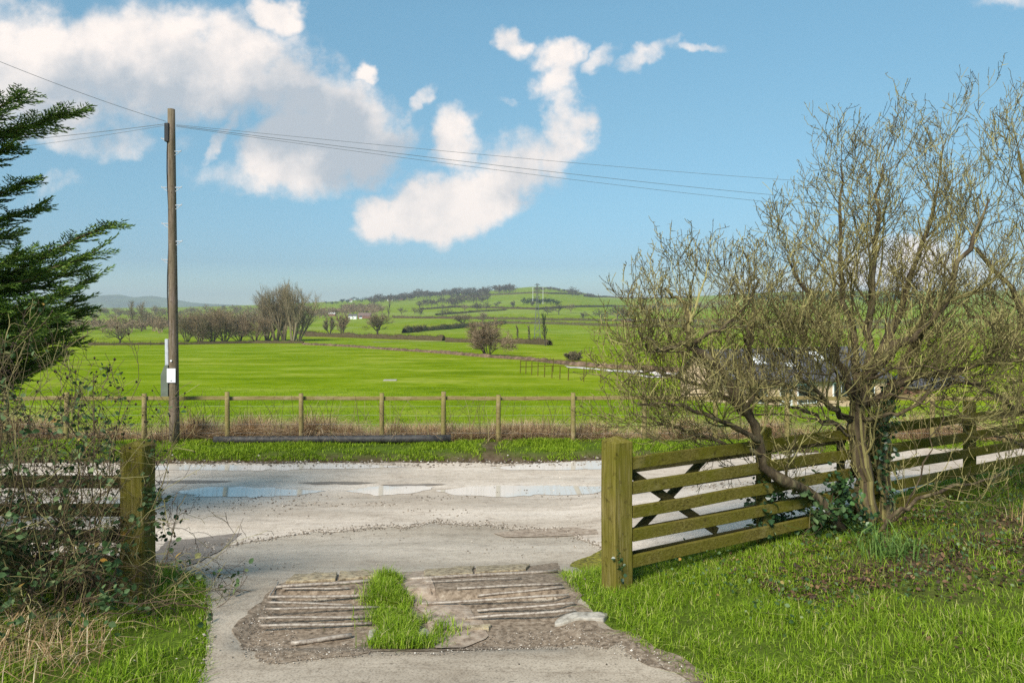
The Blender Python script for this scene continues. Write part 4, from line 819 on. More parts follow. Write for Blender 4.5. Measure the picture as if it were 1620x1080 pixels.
def far_tree(name, label, cat, kind, px, py, hp, seed, mat, tw, nt=1.0, wide=1.0, group=None, whole=False):
    p = gp(px, py); h = hp * p.y / F; limbs, A, B_ = tree_arrays(kind, h, seed, tw, nt)
    sc = np.array([wide, wide, 1.0]); z = max(max(P[:, 2].max() for P, r in limbs), B_[:, 2].max()); sc = sc * h / z; limbs = [(P * sc, [max(x, tw * .5) for x in r]) for P, r in limbs]
    loc = np.array(p); loc[2] -= .02 * h
    if whole:
        mb = MB(); tubes(mb, limbs, 3); ribbons(mb, A * sc, B_ * sc, tw); o = mb.build(name, M[mat]); o.location = loc; return tag(o, label, cat, group)
    root = empty(name, tuple(loc), label, cat, group); mb = MB(); big = [(P, r) for P, r in limbs if r[0] > .006 * h]; sm = [(P, r) for P, r in limbs if r[0] <= .006 * h]
    tubes(mb, big, 5); mb.build('trunk', M['far_trunk'] if mat != 'far_pale' else M['far_pale'], root); mb = MB(); 
    if sm: tubes(mb, sm, 3)
    ribbons(mb, A * sc, B_ * sc, tw); mb.build('crown', M[mat], root); return root
GP = 'tall pale poplars grouped beyond the field'
for px, py, hp, lb, w in [(423, 539, 92, 'outermost poplar on the pole side of the tall pale group', 1.4), (437, 539, 99, 'second poplar of the tall pale group, counting from the pole', .9), (449, 539, 106, 'tallest poplar, in the middle of the tall pale group', .85), (463, 540, 101, 'poplar just past the tallest one in the pale group', .9), (472, 539, 84, 'outermost poplar of the pale group, leaning toward the open valley', 1.45)]:
    far_tree('poplar_tree', lb, 'tree', 'poplar', px, py, hp, px, 'far_pale', .045, 1.0, w, GP)
GR = 'bushy brown trees lining the far field edge'
for px, py, hp, lb, mat in [(296, 541, 50, 'olive bushy tree at the field edge right behind the telegraph pole', 'far_twig'), (316, 541, 60, 'reddish bushy tree beside the olive one near the telegraph pole', 'far_red'), (336, 541, 58, 'broad brown bushy tree with twin dark stems at the field edge', 'far_twig'), (355, 541, 62, 'tallest reddish bushy tree midway between pole and poplars', 'far_red'), (379, 540, 52, 'narrower brown bushy tree with a dark ivy stem before the poplars', 'far_twig'), (405, 540, 48, 'small brown bushy tree tucked against the poplar group', 'far_red')]:
    far_tree('bushy_tree', lb, 'tree', 'bush', px, py, hp, px, mat, .05, 1.0, .95, GR)
far_tree('bare_tree', 'small crooked bare tree alone by the far field fence near the conifer', 'tree', 'oak', 190, 545, 34, 5, 'far_twig', .05, .8, 1.25)
far_tree('column_tree', 'tall columnar red brown tree behind the small crooked tree, the conifer side one', 'tree', 'column', 209, 522, 50, 6, 'far_pale', .10, 1.2, 1.7, 'pair of columnar trees')
far_tree('column_tree', 'tall columnar red brown tree behind the small crooked tree, the pole side one', 'tree', 'column', 225, 522, 49, 7, 'far_pale', .10, 1.2, 1.9, 'pair of columnar trees')
for px, py, hp, lb, kind, mat, w in [
    (522, 529, 30, 'slim bare tree with ivy stems in the hedge, poplar side of a pair', 'poplar', 'far_twig', 1.3), (542, 531, 36, 'taller purple brown tree of the pair standing in the hedge', 'poplar', 'far_red', 1.3),
    (597, 533, 40, 'broad spreading oak in the brown hedge below the white houses', 'oak', 'far_twig', 1.25), (615, 502, 34, 'tall dense brown tree behind the spreading oak', 'column', 'far_twig', 1.5),
    (732, 517, 24, 'spreading bare tree in the thick diagonal hedge', 'oak', 'far_twig', 1.3), (764, 512, 20, 'pale rounded tree just behind the large golden brown bush', 'oak', 'far_pale', 1.1),
    (819, 542, 30, 'thin pollarded tree standing in the short hedge by the pylon', 'column', 'far_twig', .9), (838, 542, 30, 'slim tree with a dark ivy base in the short hedge by the pylon', 'column', 'far_twig', .9), (863, 547, 54, 'tall narrow ivy covered tree just beside the lattice pylon', 'column', 'far_green', 1.0)]:
    far_tree('bare_tree', lb, 'tree', kind, px, py, hp, px, mat, .09, .9, w)
far_tree('willow_bush', 'large rounded golden brown willow on the stream bank in mid valley', 'tree', 'bush', 771, 563, 66, 33, 'far_red', .045, 1.15, 1.15)
far_tree('bush', 'low rounded grey brown bush on the stream bank', 'bush', 'bush', 905, 574, 21, 35, 'far_twig', .05, 1.0, 1.25)
far_tree('bush', 'small round bush at the start of the thick diagonal hedge', 'bush', 'bush', 662, 526, 12, 36, 'hedge_olive', .10, .9, 1.2)
GH = 'scattered hedgerow trees on the hill'
HT = [(635, 498, 13, 'small hillside tree just past the tall dense tree by the houses'), (656, 497, 12, 'small tree on the hedge above the green field, houses side'), (665, 498, 12, 'round tree beside it on the hedge above the bright green field'), (706, 501, 16, 'lone tree on the lower hill hedge midway to the willow'),
      (720, 487, 15, 'tall dark tree on the upper hedge below the long wood'), (735, 493, 13, 'tree on the middle hill hedge below the dark one'), (755, 491, 15, 'tree on the hill hedge directly above the spreading hedge tree'), (769, 490, 14, 'tree on the hill hedge directly above the golden willow'), (788, 487, 12, 'grey tree on the upper hedge past the willow line'), (700, 491, 11, 'faint tree on the pale hill field under the wood'),
      (812, 486, 12, 'forked tree on the upper hedge left of the dark copse'), (866, 498, 15, 'round crowned tree close behind the top half of the pylon'), (884, 498, 19, 'tall tree with a dark stem next along from the pylon'), (903, 495, 16, 'pale rounded tree on the upper hill hedge past the pylon'), (923, 504, 13, 'low tree alone on the green hill field'), (951, 507, 21, 'tree with a dark ivy base on the long hill hedge'),
      (977, 508, 28, 'largest tree on the long hill hedge, by the low shed'), (987, 505, 19, 'thin tree between the largest hedge tree and the thorn twigs'), (997, 505, 20, 'broad tree beside the thorn twigs on the long hedge'), (906, 468, 16, 'lone skyline tree on the shoulder of the hill'), (994, 471, 16, 'lone wide skyline tree near the thorn tree twigs'), (1055, 474, 9, 'small skyline tree seen through the leaning tree'), (842, 484, 10, 'small grey tree at the edge of the dark copse')]
protos = []
for sd, kind, w in ((1, 'oak', 1.15), (2, 'oak', 1.0), (3, 'bush', 1.0), (4, 'oak', 1.3)):
    limbs, A, B_ = tree_arrays(kind, 10.0, sd, .2, .55); z = B_[:, 2].max(); sc = np.array([w, w, 1]) * 10 / z; mb = MB(); tubes(mb, [(P * sc, [max(x, .10) for x in r]) for P, r in limbs], 3); k = RNG.random(len(A)) < .7; ribbons(mb, A[k] * sc, B_[k] * sc, .30); protos.append(mb)
pm = [m_.mesh('hill_tree', M['hill_twig'] if i != 1 else M['far_twig']) for i, m_ in enumerate(protos)]
for i, (px, py, hp, lb) in enumerate(HT):
    p = gp(px, py); o = bpy.data.objects.new('hill_tree', pm[i % 4]); COL.objects.link(o); o.location = p - Vector((0, 0, .2)); s = hp * p.y / F / 10; o.scale = (s, s, s); o.rotation_euler.z = i * 1.3; tag(o, lb, 'tree', GH)
def mass(name, mat, items, sq=1.0, jit=0):
    """a far wood that reads as one mass: many whole trees in one object"""
    out = MB()
    for i, (p, h) in enumerate(items):
        src = protos[i % 4]; V = np.concatenate(src.v) * (h / 10) * np.array([sq, sq, 1]); a = i * 2.1; c, s = math.cos(a), math.sin(a); V = np.stack([V[:, 0] * c - V[:, 1] * s, V[:, 0] * s + V[:, 1] * c, V[:, 2]], 1) + np.array(p)
        first = True; o0 = out.n
        for k, L in src.f.items():
            A_ = np.concatenate(L)
            if first: out.add(V, A_); first = False
            else: out.f.setdefault(k, []).append(A_ + o0)
    return tag(out.build(name, mat), kind='stuff')
def wood(name, mat, pts, n, hpx, dpy, seed, sq=1.1):
    rs = random.Random(seed); it = []; xs_ = [p[0] for p in pts]; ys_ = [p[1] for p in pts]
    for k in range(n):
        px = xs_[0] + (xs_[-1] - xs_[0]) * (k + rs.random()) / n; py = float(np.interp(px, xs_, ys_)) + rs.uniform(0, dpy); p = gp(px, py); it.append((p, rs.uniform(*hpx) * p.y / F))
    return mass(name, mat, it, sq)
wood('far_woods', M['hill_twig'], [(585, 477), (620, 474), (660, 469), (720, 466), (775, 464)], 80, (8, 14), 5, 1)
wood('far_woods', M['hill_twig'], [(660, 482), (720, 476), (775, 472)], 30, (8, 13), 6, 2)
wood('far_woods', M['far_green'], [(515, 480), (560, 476), (600, 474)], 16, (4, 8), 3, 3)
wood('far_woods', M['hill_twig'], [(782, 462), (812, 461)], 12, (10, 15), 2, 4)
wood('far_woods', M['hill_twig'], [(845, 459), (870, 457), (900, 463), (940, 469)], 44, (4, 7), 2, 5)
wood('far_woods', M['far_green'], [(825, 480), (840, 479), (885, 480)], 16, (7, 11), 3, 6)
wood('far_woods', M['far_red'], [(488, 500), (520, 499), (560, 494), (605, 496)], 30, (10, 18), 5, 7)
wood('far_woods', M['far_twig'], [(535, 490), (570, 488), (600, 487)], 18, (8, 13), 5, 8)
wood('far_woods', M['far_twig'], [(60, 500), (150, 497), (270, 496), (400, 493), (490, 490)], 90, (9, 15), 9, 9)
wood('far_woods', M['far_red'], [(20, 522), (120, 520), (200, 520), (260, 520)], 40, (14, 28), 8, 10)
wood('far_woods', M['far_twig'], [(225, 512), (300, 514), (400, 512), (485, 514)], 44, (14, 24), 8, 11)
wood('far_woods', M['far_twig'], [(1010, 490), (1060, 486), (1150, 484)], 26, (8, 16), 8, 12)
wood('far_woods', M['far_green'], [(1180, 474), (1250, 472), (1330, 472), (1460, 474)], 50, (8, 13), 8, 13)
wood('far_woods', M['far_twig'], [(1020, 512), (1100, 512), (1250, 512), (1450, 512)], 60, (6, 12), 3, 14)

# hedges and banks
def hedge(name, label, pts, hpx, mat, dens=1.0, wid=.7, kind=None, cat='hedge', group=None, seed=0):
    P = np.array([gp(*p) for p in pts]); t = np.concatenate([[0], np.cumsum(np.linalg.norm(np.diff(P[:, :2], axis=0), axis=1))]); L = t[-1]; dm = P[:, 1].mean(); h = hpx * dm / F; n = max(8, int(L / max(.5, dm * .005))); u = np.linspace(0, L, n)
    x = np.interp(u, t, P[:, 0]); d = np.interp(u, t, P[:, 1]); z = H(x, d); tx = np.gradient(x); td = np.gradient(d); l = np.hypot(tx, td) + 1e-9; nx, nd = -td / l, tx / l
    ang = np.linspace(0, np.pi, 7); hh = h * (.6 + .7 * fbm(u / h * .6, u * 0, seed + 90)); mb = MB(); V = []
    for a in ang:
        rr = 1 + .35 * (fbm(u / h * 1.5 + a * 9, u * 0 + a * 5, seed + 7) - .5); V.append(np.stack([x + nx * math.cos(a) * h * wid * .6 * rr, d + nd * math.cos(a) * h * wid * .6 * rr, z - .1 * h + math.sin(a) * hh * .85 * rr], 1))
    V = np.stack(V, 1); i = np.arange(n - 1)[:, None] * 7; j = np.arange(6)[None]; mb.add(V.reshape(-1, 3), np.stack([i + j, i + j + 1, i + 7 + j + 1, i + 7 + j], -1).reshape(-1, 4))
    m_ = int(min(9000, L / h * 55 * dens)); k = RNG.integers(0, n, m_); a = RNG.uniform(0, np.pi, m_); rr = RNG.uniform(.6, 1.0, m_); off = RNG.uniform(-.5, .5, m_) * (L / n)
    A = np.stack([x[k] + nx[k] * np.cos(a) * h * wid * .6 * rr + tx[k] / l[k] * off, d[k] + nd[k] * np.cos(a) * h * wid * .6 * rr + td[k] / l[k] * off, z[k] + np.sin(a) * hh[k] * .85 * rr], 1)
    B_ = A + np.stack([RNG.normal(0, .16, m_), RNG.normal(0, .16, m_), RNG.uniform(.05, .38, m_)], 1) * h; ribbons(mb, A, B_, max(.03, dm * .00035)); o = mb.build(name, M[mat], loc=tuple(P[0]))
    return tag(o, label, cat, group, kind)
GHd = 'field hedges in the valley and on the hill'
for k, (lb, pts, hp, mat, de) in enumerate([
    ('brown hedge along the far side of the valley field below the oak', [(484, 532), (555, 534), (610, 536), (702, 539)], 9, 'hedge', 1.2),
    ('short brown hedge continuing behind the golden willow', [(706, 541), (760, 542), (792, 542)], 8, 'hedge', 1.2),
    ('thick dark hedge running diagonally up behind the small round bush', [(640, 527), (664, 524), (740, 518), (800, 512)], 9, 'hedge_olive', 1.2),
    ('short brown hedge at the foot of the pylon', [(795, 543), (835, 544), (870, 546)], 11, 'hedge', 1.3),
    ('long clipped olive hedge across the hill behind the pylon, lower of two', [(785, 512), (880, 513), (1000, 517), (1150, 519), (1400, 520)], 6, 'hedge_olive', 1.0),
    ('long dark hedge across the hill behind the pylon, upper of two', [(782, 505), (860, 507), (1000, 508), (1150, 508)], 5, 'hedge_olive', 1.0),
    ('dark hedge on the lower hill behind the willow and houses', [(622, 503), (700, 504), (780, 505)], 4.5, 'hedge', 1.0),
    ('thin hedge climbing the hill between pale and bright fields', [(665, 490), (720, 486), (790, 488), (850, 490)], 3.5, 'hedge', 1.0),
    ('second thin hedge on the hill just below the climbing one', [(690, 499), (750, 494), (800, 491)], 3.5, 'hedge_olive', 1.0),
    ('hedge high on the hill beneath the lone skyline tree', [(850, 490), (910, 486), (970, 485), (1080, 484)], 3.5, 'hedge_olive', 1.0),
    ('thin hedge under the long wood near the hill top', [(750, 468), (800, 466), (870, 465), (915, 467)], 2.5, 'hedge', 1.0),
    ('skyline hedge running from the hill shoulder to the lone wide tree', [(925, 469), (960, 470), (1010, 472), (1100, 471)], 2.5, 'hedge', 1.0),
    ('hedge beneath the skyline wood in the middle of the long ridge', [(715, 470), (760, 468)], 2.5, 'hedge', 1.0),
    ('low ragged hedge behind the poplars', [(470, 528), (500, 530)], 7, 'hedge', 1.0),
    ('low scrubby hedge along the far field edge under the bushy trees', [(140, 546), (290, 545), (400, 543), (480, 543)], 5, 'hedge', .9)]):
    hedge('hedge', lb, pts, hp, mat, de, group=GHd, seed=k * 3)
o = hedge('riverbank', None, [(480, 545), (560, 549), (640, 555), (700, 559), (770, 565), (830, 569), (900, 577), (985, 584), (1080, 590)], 6, 'bank', .25, 1.6, 'structure', None)
del_ = [k for k in ('category', 'label') if k in o]
for k in del_: del o[k]
def strip(name, mat, pts, wid, off):
    P = np.array([gp(*p)[:2] for p in pts]); t = np.linspace(0, len(P) - 1, 60); x = np.interp(t, range(len(P)), P[:, 0]); d = np.interp(t, range(len(P)), P[:, 1]); w = wid * (1 + .35 * np.sin(t * 5)); mb = MB(); V, q = grid_faces(np.stack([x, x], 1), np.stack([d - w / 2, d + w / 2], 1), off); mb.add(V, q); return tag(up_faces(mb.build(name, mat)), kind='structure')
strip('stream', M['stream'], [(895, 580), (910, 581.5), (930, 583), (960, 586), (1010, 590), (1080, 594)], 3.2, .04)
strip('track', M['mud'], [(590, 541), (640, 540), (700, 540), (760, 541)], 2.5, .05)
p = gp(617, 602); mb = MB(); beam(mb, np.array(p) + [-.45, 0, .03], np.array(p) + [.45, .1, .03], .7, .06, ch=.02); tag(mb.build('concrete_slab', M['pale_stone']), 'small pale slab set in the green field past the fence', 'slab')

# far field fence and the sheep pen
def rail_fence(name, label, pts, hgt, spacing, rails, r, mat):
    P = [gp(*p) for p in pts]; root = empty(name, tuple(P[0]), label, 'fence'); t = [0]
    for a, b_ in zip(P[:-1], P[1:]): t.append(t[-1] + (b_ - a).length)
    n = max(2, int(t[-1] / spacing)); pts_ = []
    for k in range(n + 1):
        u = t[-1] * k / n; x = float(np.interp(u, t, [p.x for p in P])); d = float(np.interp(u, t, [p.y for p in P])); z = Hs(x, d); pts_.append((x, d, z)); hh = hgt * (1 + .08 * math.sin(k * 7)); mb = MB(); tubes(mb, [(np.array([[x, d, z - .1], [x + .02, d, z + hh * .5], [x + .03, d, z + hh]]), [r] * 3)], 6); part(mb, 'post', mat, root)
    for z_ in rails:
        mb = MB(); tubes(mb, [(np.array([(x, d - r, z + z_) for x, d, z in pts_]), [r * .8] * (n + 1))], 4); part(mb, 'rail', mat, root)
    return root
rail_fence('pen_fence', 'dark timber rails along the far side of the sheep pen', [(823, 590), (875, 588), (950, 592), (985, 594)], 1.15, 3.0, (.55, 1.05), .038, M['wood'])
rail_fence('pen_fence', 'thin brown posts along the near side of the sheep pen', [(823, 590), (860, 596), (900, 602), (950, 606)], 1.0, 1.6, (), .04, M['wood'])
rail_fence('boundary_fence', 'distant dark fence along the far edge of the field near the conifer', [(150, 548), (230, 547), (292, 546)], 1.2, 3.5, (.5, 1.1), .06, M['wood_dark'])

# pylon and masts
p = gp(850, 540); h = 92 * p.y / F; py_ = empty('pylon', tuple(p), 'slender grey lattice electricity pylon rising from the short hedge', 'pylon')
mb = MB(); pol = []; w0, w1 = .055 * h, .012 * h; lv = [k / 9 for k in range(10)]
c4 = [(-1, -1), (1, -1), (1, 1), (-1, 1)]
def corner(k, t): w = w0 + (w1 - w0) * min(1, t * 1.3); return np.array([c4[k][0] * w, c4[k][1] * w, h * t])
r_ = .06
for k in range(4):
    pol.append((np.array([corner(k, t) for t in lv]), [r_] * 10))
    for a, b_ in zip(lv[:-1], lv[1:]): pol.append((np.array([corner(k, a), corner((k + 1) % 4, b_)]), [r_ * .6] * 2)); pol.append((np.array([corner((k + 1) % 4, a), corner(k, b_)]), [r_ * .6] * 2))
tubes(mb, pol, 4); mb.build('lattice_mast', M['pylon_grey'], py_)
for t, w in ((.97, .05), (.86, .07), (.76, .06)):
    mb = MB(); tubes(mb, [(np.array([[-w * h, 0, h * t], [0, 0, h * t + .02 * h], [w * h, 0, h * t]]), [r_] * 3), (np.array([[-w * h, 0, h * t], [w * h, 0, h * t]]), [r_ * .7] * 2)], 4); mb.build('cross_arm', M['pylon_grey'], py_)
for px, lb in ((843, 'thin white mast on the hill slope, pole side of two'), (859, 'thin white mast on the hill slope, thorn tree side of two')):
    p = gp(px, 481); h = 27 * p.y / F; mb = MB(); tubes(mb, [(np.array([[0, 0, 0], [0, 0, h * .5], [0, 0, h]]), [.3, .25, .2])], 6); beam(mb, (-1.2, 0, h * .93), (1.2, 0, h * .93), .2, .2); o = mb.build('mast', M['white_paint']); o.location = p; tag(o, lb, 'mast', 'white masts on the hill')

# ------------------------------------------------------------------ buildings
def house(name, label, origin, u, L, W, hw, hr, wall, roof, openings=(), chimneys=(), skylights=(), ov=.3, group=None, cat='house'):
    """origin: near corner at the start of the long wall; u: direction of the ridge"""
    u = np.array([u[0], u[1], 0]) / np.hypot(*u); g_ = np.array([-u[1], u[0], 0]); z3 = np.array([0, 0, 1.0]); o = np.array(origin); root = empty(name, tuple(o), label, cat, group); P = lambda a, b_, c: u * a + g_ * b_ + z3 * c
    mb = MB(); V = [P(0, 0, -.6), P(L, 0, -.6), P(L, W, -.6), P(0, W, -.6), P(0, 0, hw), P(L, 0, hw), P(L, W, hw), P(0, W, hw), P(0, W / 2, hw + hr), P(L, W / 2, hw + hr)]
    mb.add(V, [[0, 1, 5, 4], [2, 3, 7, 6]]); mb.f.setdefault(5, []).extend([np.array([[3, 0, 4, 8, 7]]), np.array([[1, 2, 6, 9, 5]])]); mb.build('wall', wall, root)
    sl = hr / (W / 2); mb = MB(); t_ = .12
    for s in (0, 1):
        y0 = -ov if s == 0 else W + ov; z0 = hw - ov * sl + .06; A = [P(-ov, y0, z0), P(L + ov, y0, z0), P(L + ov, W / 2, hw + hr + .06), P(-ov, W / 2, hw + hr + .06)]; Bq = [v + z3 * t_ for v in A]
        mb.add(A + Bq, [[0, 1, 2, 3], [4, 5, 6, 7], [0, 1, 5, 4], [1, 2, 6, 5], [2, 3, 7, 6], [3, 0, 4, 7]])
    rf = mb.build('roof', roof, root)
    for a in chimneys:
        mb = MB(); c = P(a, W / 2, hw + hr - .3); beam(mb, c, c + z3 * 1.3, .7, .5, up=u, ch=.02); mb.build('chimney', wall, rf)
    for a, b_, w, l in skylights:
        mb = MB(); c0 = P(a, b_ * W / 2, hw + hr * b_ + .06 + t_ + .02); sd = (g_ * (W / 2) + z3 * hr); sd /= np.linalg.norm(sd); beam(mb, c0, c0 + sd * l, w, .06, up=np.cross(u, sd), ch=.01); mb.build('skylight', M['white_paint'], rf)
    for kind, a, b_, w, h_ in openings:
        mb = MB(); c = P(a, -.02, b_); beam(mb, c, c + z3 * h_, w, .08, up=g_, ch=.01); fr = mb.build('door' if kind == 'door' else 'window', M['white_paint'] , root)
        nn = max(1, int(w / .7))
        for k in range(nn):
            ww = (w - .12) / nn - .06; x_ = a - w / 2 + .06 + (w - .12) * (k + .5) / nn; mb = MB(); c = P(x_, -.055, b_ + .08 + (.9 if kind == 'door' else 0)); beam(mb, c, c + z3 * (h_ - .16 - (.9 if kind == 'door' else 0)), ww, .04, up=g_, ch=.004); mb.build('pane', M['glass'], fr)
    return root
zb = Hs(13.2, 42) ; C0 = (13.2, 42.0, -3.75)
house('bungalow', 'low sandstone bungalow with a slate roof and skylights behind the leaning tree', C0, (.94, .335), 13, 5.0, 2.25, 1.75, M['sandstone'], M['slate'],
      [('window', 2.4, .9, 1.3, 1.1), ('door', 4.5, .02, 1.0, 2.1), ('window', 6.2, .7, 1.6, 1.3), ('window', 9.0, .9, 1.4, 1.1), ('door', 11.0, .02, 1.8, 2.1)], (), [(3.6, .45, .8, 1.0), (5.9, .30, .9, .5), (8.6, .5, .8, 1.0)])
def far_house(px, py, wpx, hpx, label, wall, roof, ang=0, op=(), name='house', rr=.35, cat='house', chim=()):
    p = gp(px, py); L = wpx * p.y / F; h = hpx * p.y / F; return house(name, label, (p.x, p.y, p.z), (math.cos(ang), math.sin(ang)), L, L * .6, h * (1 - rr), h * rr, wall, roof, op, chim, ov=.15, cat=cat)
far_house(551, 505, 6, 8, 'small white gabled cottage beside the barn, poplar side of two', M['render_white'], M['slate'], .15, [('window', .8, .8, .9, 1.0)])
far_house(558, 505, 6, 8, 'small white cottage joined close to the barn, oak side of two', M['render_white'], M['slate'], -.1, [('window', .8, .8, .9, 1.0)])
far_house(566, 504, 20, 9, 'long brown roofed barn behind the spreading oak', M['brick'], M['tile'], .05, [('door', 2.5, 0, 2.5, 2.6)], 'barn', .5, 'barn')
far_house(519, 500, 11, 6, 'pale roofed farm building between the poplars and the white cottages', M['brick'], M['render_white'], 0, (), 'farm_building', .4, 'barn')
far_house(612, 476, 10, 5, 'grey roofed house on the skyline at the start of the long wood', M['render_white'], M['slate'], .1, [('window', 2, 1, 1.2, 1.2)])
far_house(630, 475, 9, 4.5, 'second grey house on the skyline, nearer the middle of the wood', M['brick'], M['slate'], -.1, [('window', 2, 1, 1.2, 1.2)])
far_house(552, 478, 5, 5, 'tiny pale house among dark evergreens on the low skyline', M['render_white'], M['tile'], .1)
far_house(984, 510, 15, 5, 'low dark shed beside the long hill hedge', M['brick'], M['slate'], 0, (), 'shed', .4, 'shed')
far_house(1440, 628, 110, 26, 'long dark roofed barn glimpsed through the thorn twigs', M['brick'], M['slate'], .1, (), 'barn', .5, 'barn')

# far blue hills
def hills(pts, D, mat):
    xs_ = np.linspace(pts[0][0], pts[-1][0], 120); f = pchip([p[0] for p in pts], [p[1] for p in pts]); mb = MB(); X = (xs_ - CX) / F * D; top = CZ + (HY - f(xs_) - 1.0 * (fbm(xs_ * .12, xs_ * 0, 3) - .5)) / F * D
    rows = [(D - 1500, .0), (D - 900, .35), (D - 400, .8), (D, 1.0), (D + 700, .6), (D + 1500, .0)]; V = np.stack([np.stack([X, np.full_like(X, d), -60 + (top + 60) * k + (0 if k in (0, 1) else 8 * (fbm(X * .004, X * 0 + d, 9) - .5))], 1) for d, k in rows], 1); n, m_ = V.shape[:2]
    i = np.arange(n - 1)[:, None] * m_; j = np.arange(m_ - 1)[None]; mb.add(V.reshape(-1, 3), np.stack([i + j, i + m_ + j, i + m_ + j + 1, i + j + 1], -1).reshape(-1, 4)); return tag(up_faces(mb.build('hills', mat, smooth=True)), kind='structure')
M['far_hill'] = simple('far_fields', [(.35, (.06, .075, .03)), (.55, (.12, .16, .05)), (.7, (.15, .19, .07))], .004, .95, bmp=0)
hills([(-600, 480), (-100, 474), (60, 472), (130, 469), (190, 466), (215, 472), (235, 468), (262, 471), (300, 478), (420, 484)], 4600, M['far_hill'])
hills([(980, 474), (1150, 466), (1300, 460), (1450, 461), (1700, 458), (2200, 470)], 4200, M['far_hill'])

# ------------------------------------------------------------------ haze
mb = MB(); x0, x1, y0, y1, z0, z1 = -8000, 8000, -40, 6400, -220, 160
mb.add([(x, y, z) for x in (x0, x1) for y in (y0, y1) for z in (z0, z1)], [[0, 1, 3, 2], [4, 6, 7, 5], [0, 4, 5, 1], [2, 3, 7, 6], [0, 2, 6, 4], [1, 5, 7, 3]])
m = bpy.data.materials.new('haze_air'); m.use_nodes = True; nt = m.node_tree; nt.nodes.clear(); o_ = N(nt, 'ShaderNodeOutputMaterial'); v_ = N(nt, 'ShaderNodeVolumePrincipled')
v_.inputs['Color'].default_value = (.80, .88, .95, 1); v_.inputs['Density'].default_value = .00021; v_.inputs['Anisotropy'].default_value = .2; nt.links.new(v_.outputs[0], o_.inputs['Volume'])
HAZE = True
if HAZE: tag(mb.build('haze', m), kind='stuff')

# ------------------------------------------------------------------ sky with clouds, sun, camera
SUN_EL = R(43); SUN_AZ = R(206)      # azimuth clockwise from +Y
w = bpy.data.worlds.new('World'); S.world = w; w.use_nodes = True; nt = w.node_tree; bg = nt.nodes['Background']
sky = N(nt, 'ShaderNodeTexSky', sky_type='NISHITA'); sky.sun_disc = False; sky.sun_elevation = SUN_EL; sky.sun_rotation = SUN_AZ; sky.air_density = 1.0; sky.dust_density = .15; sky.ozone_density = 3.0; sky.altitude = 50
tc = N(nt, 'ShaderNodeTexCoord'); sp = N(nt, 'ShaderNodeSeparateXYZ'); nt.links.new(tc.outputs['Generated'], sp.inputs[0])
yy = math_(nt, 'MAXIMUM', sp.outputs[1], .05); uu_ = math_(nt, 'DIVIDE', sp.outputs[0], yy); vv_ = math_(nt, 'DIVIDE', sp.outputs[2], yy)
cv = N(nt, 'ShaderNodeCombineXYZ'); nt.links.new(uu_, cv.inputs[0]); nt.links.new(vv_, cv.inputs[1])
def wn(scale, detail, rough, off=0.0, st=(1, 1, 1)):
    mp = N(nt, 'ShaderNodeMapping'); mp.inputs['Location'].default_value = (off, off * .7, off * .3); mp.inputs['Scale'].default_value = st; nt.links.new(cv.outputs[0], mp.inputs[0]); n = N(nt, 'ShaderNodeTexNoise'); n.inputs['Scale'].default_value = scale; n.inputs['Detail'].default_value = detail; n.inputs['Roughness'].default_value = rough; nt.links.new(mp.outputs[0], n.inputs['Vector']); return n
wp = wn(7, 5, .6, 3.0); ofs = N(nt, 'ShaderNodeVectorMath', operation='SUBTRACT'); nt.links.new(wp.outputs['Color'], ofs.inputs[0]); ofs.inputs[1].default_value = (.5, .5, .5)
scl = N(nt, 'ShaderNodeVectorMath', operation='MULTIPLY'); nt.links.new(ofs.outputs[0], scl.inputs[0]); scl.inputs[1].default_value = (.17, .13, 0); wv = N(nt, 'ShaderNodeVectorMath', operation='ADD'); nt.links.new(cv.outputs[0], wv.inputs[0]); nt.links.new(scl.outputs[0], wv.inputs[1])
def blob(px, py, a, b_, rot=0, s=1.0):
    mp = N(nt, 'ShaderNodeMapping', vector_type='TEXTURE'); mp.inputs['Location'].default_value = ((px - CX) / F, (HY - py) / F, 0); mp.inputs['Rotation'].default_value = (0, 0, R(rot)); mp.inputs['Scale'].default_value = (a / F, b_ / F, 1); nt.links.new(wv.outputs[0], mp.inputs[0])
    ln = N(nt, 'ShaderNodeVectorMath', operation='LENGTH'); nt.links.new(mp.outputs[0], ln.inputs[0]); mr = N(nt, 'ShaderNodeMapRange', interpolation_type='SMOOTHSTEP'); nt.links.new(ln.outputs['Value'], mr.inputs[0]); mr.inputs[1].default_value = 1.35; mr.inputs[2].default_value = .25; mr.inputs[3].default_value = 0; mr.inputs[4].default_value = s; return mr.outputs[0]
def union(L):
    r = blob(*L[0])
    for b_ in L[1:]: r = math_(nt, 'MAXIMUM', r, blob(*b_))
    return r
for _n in (): pass
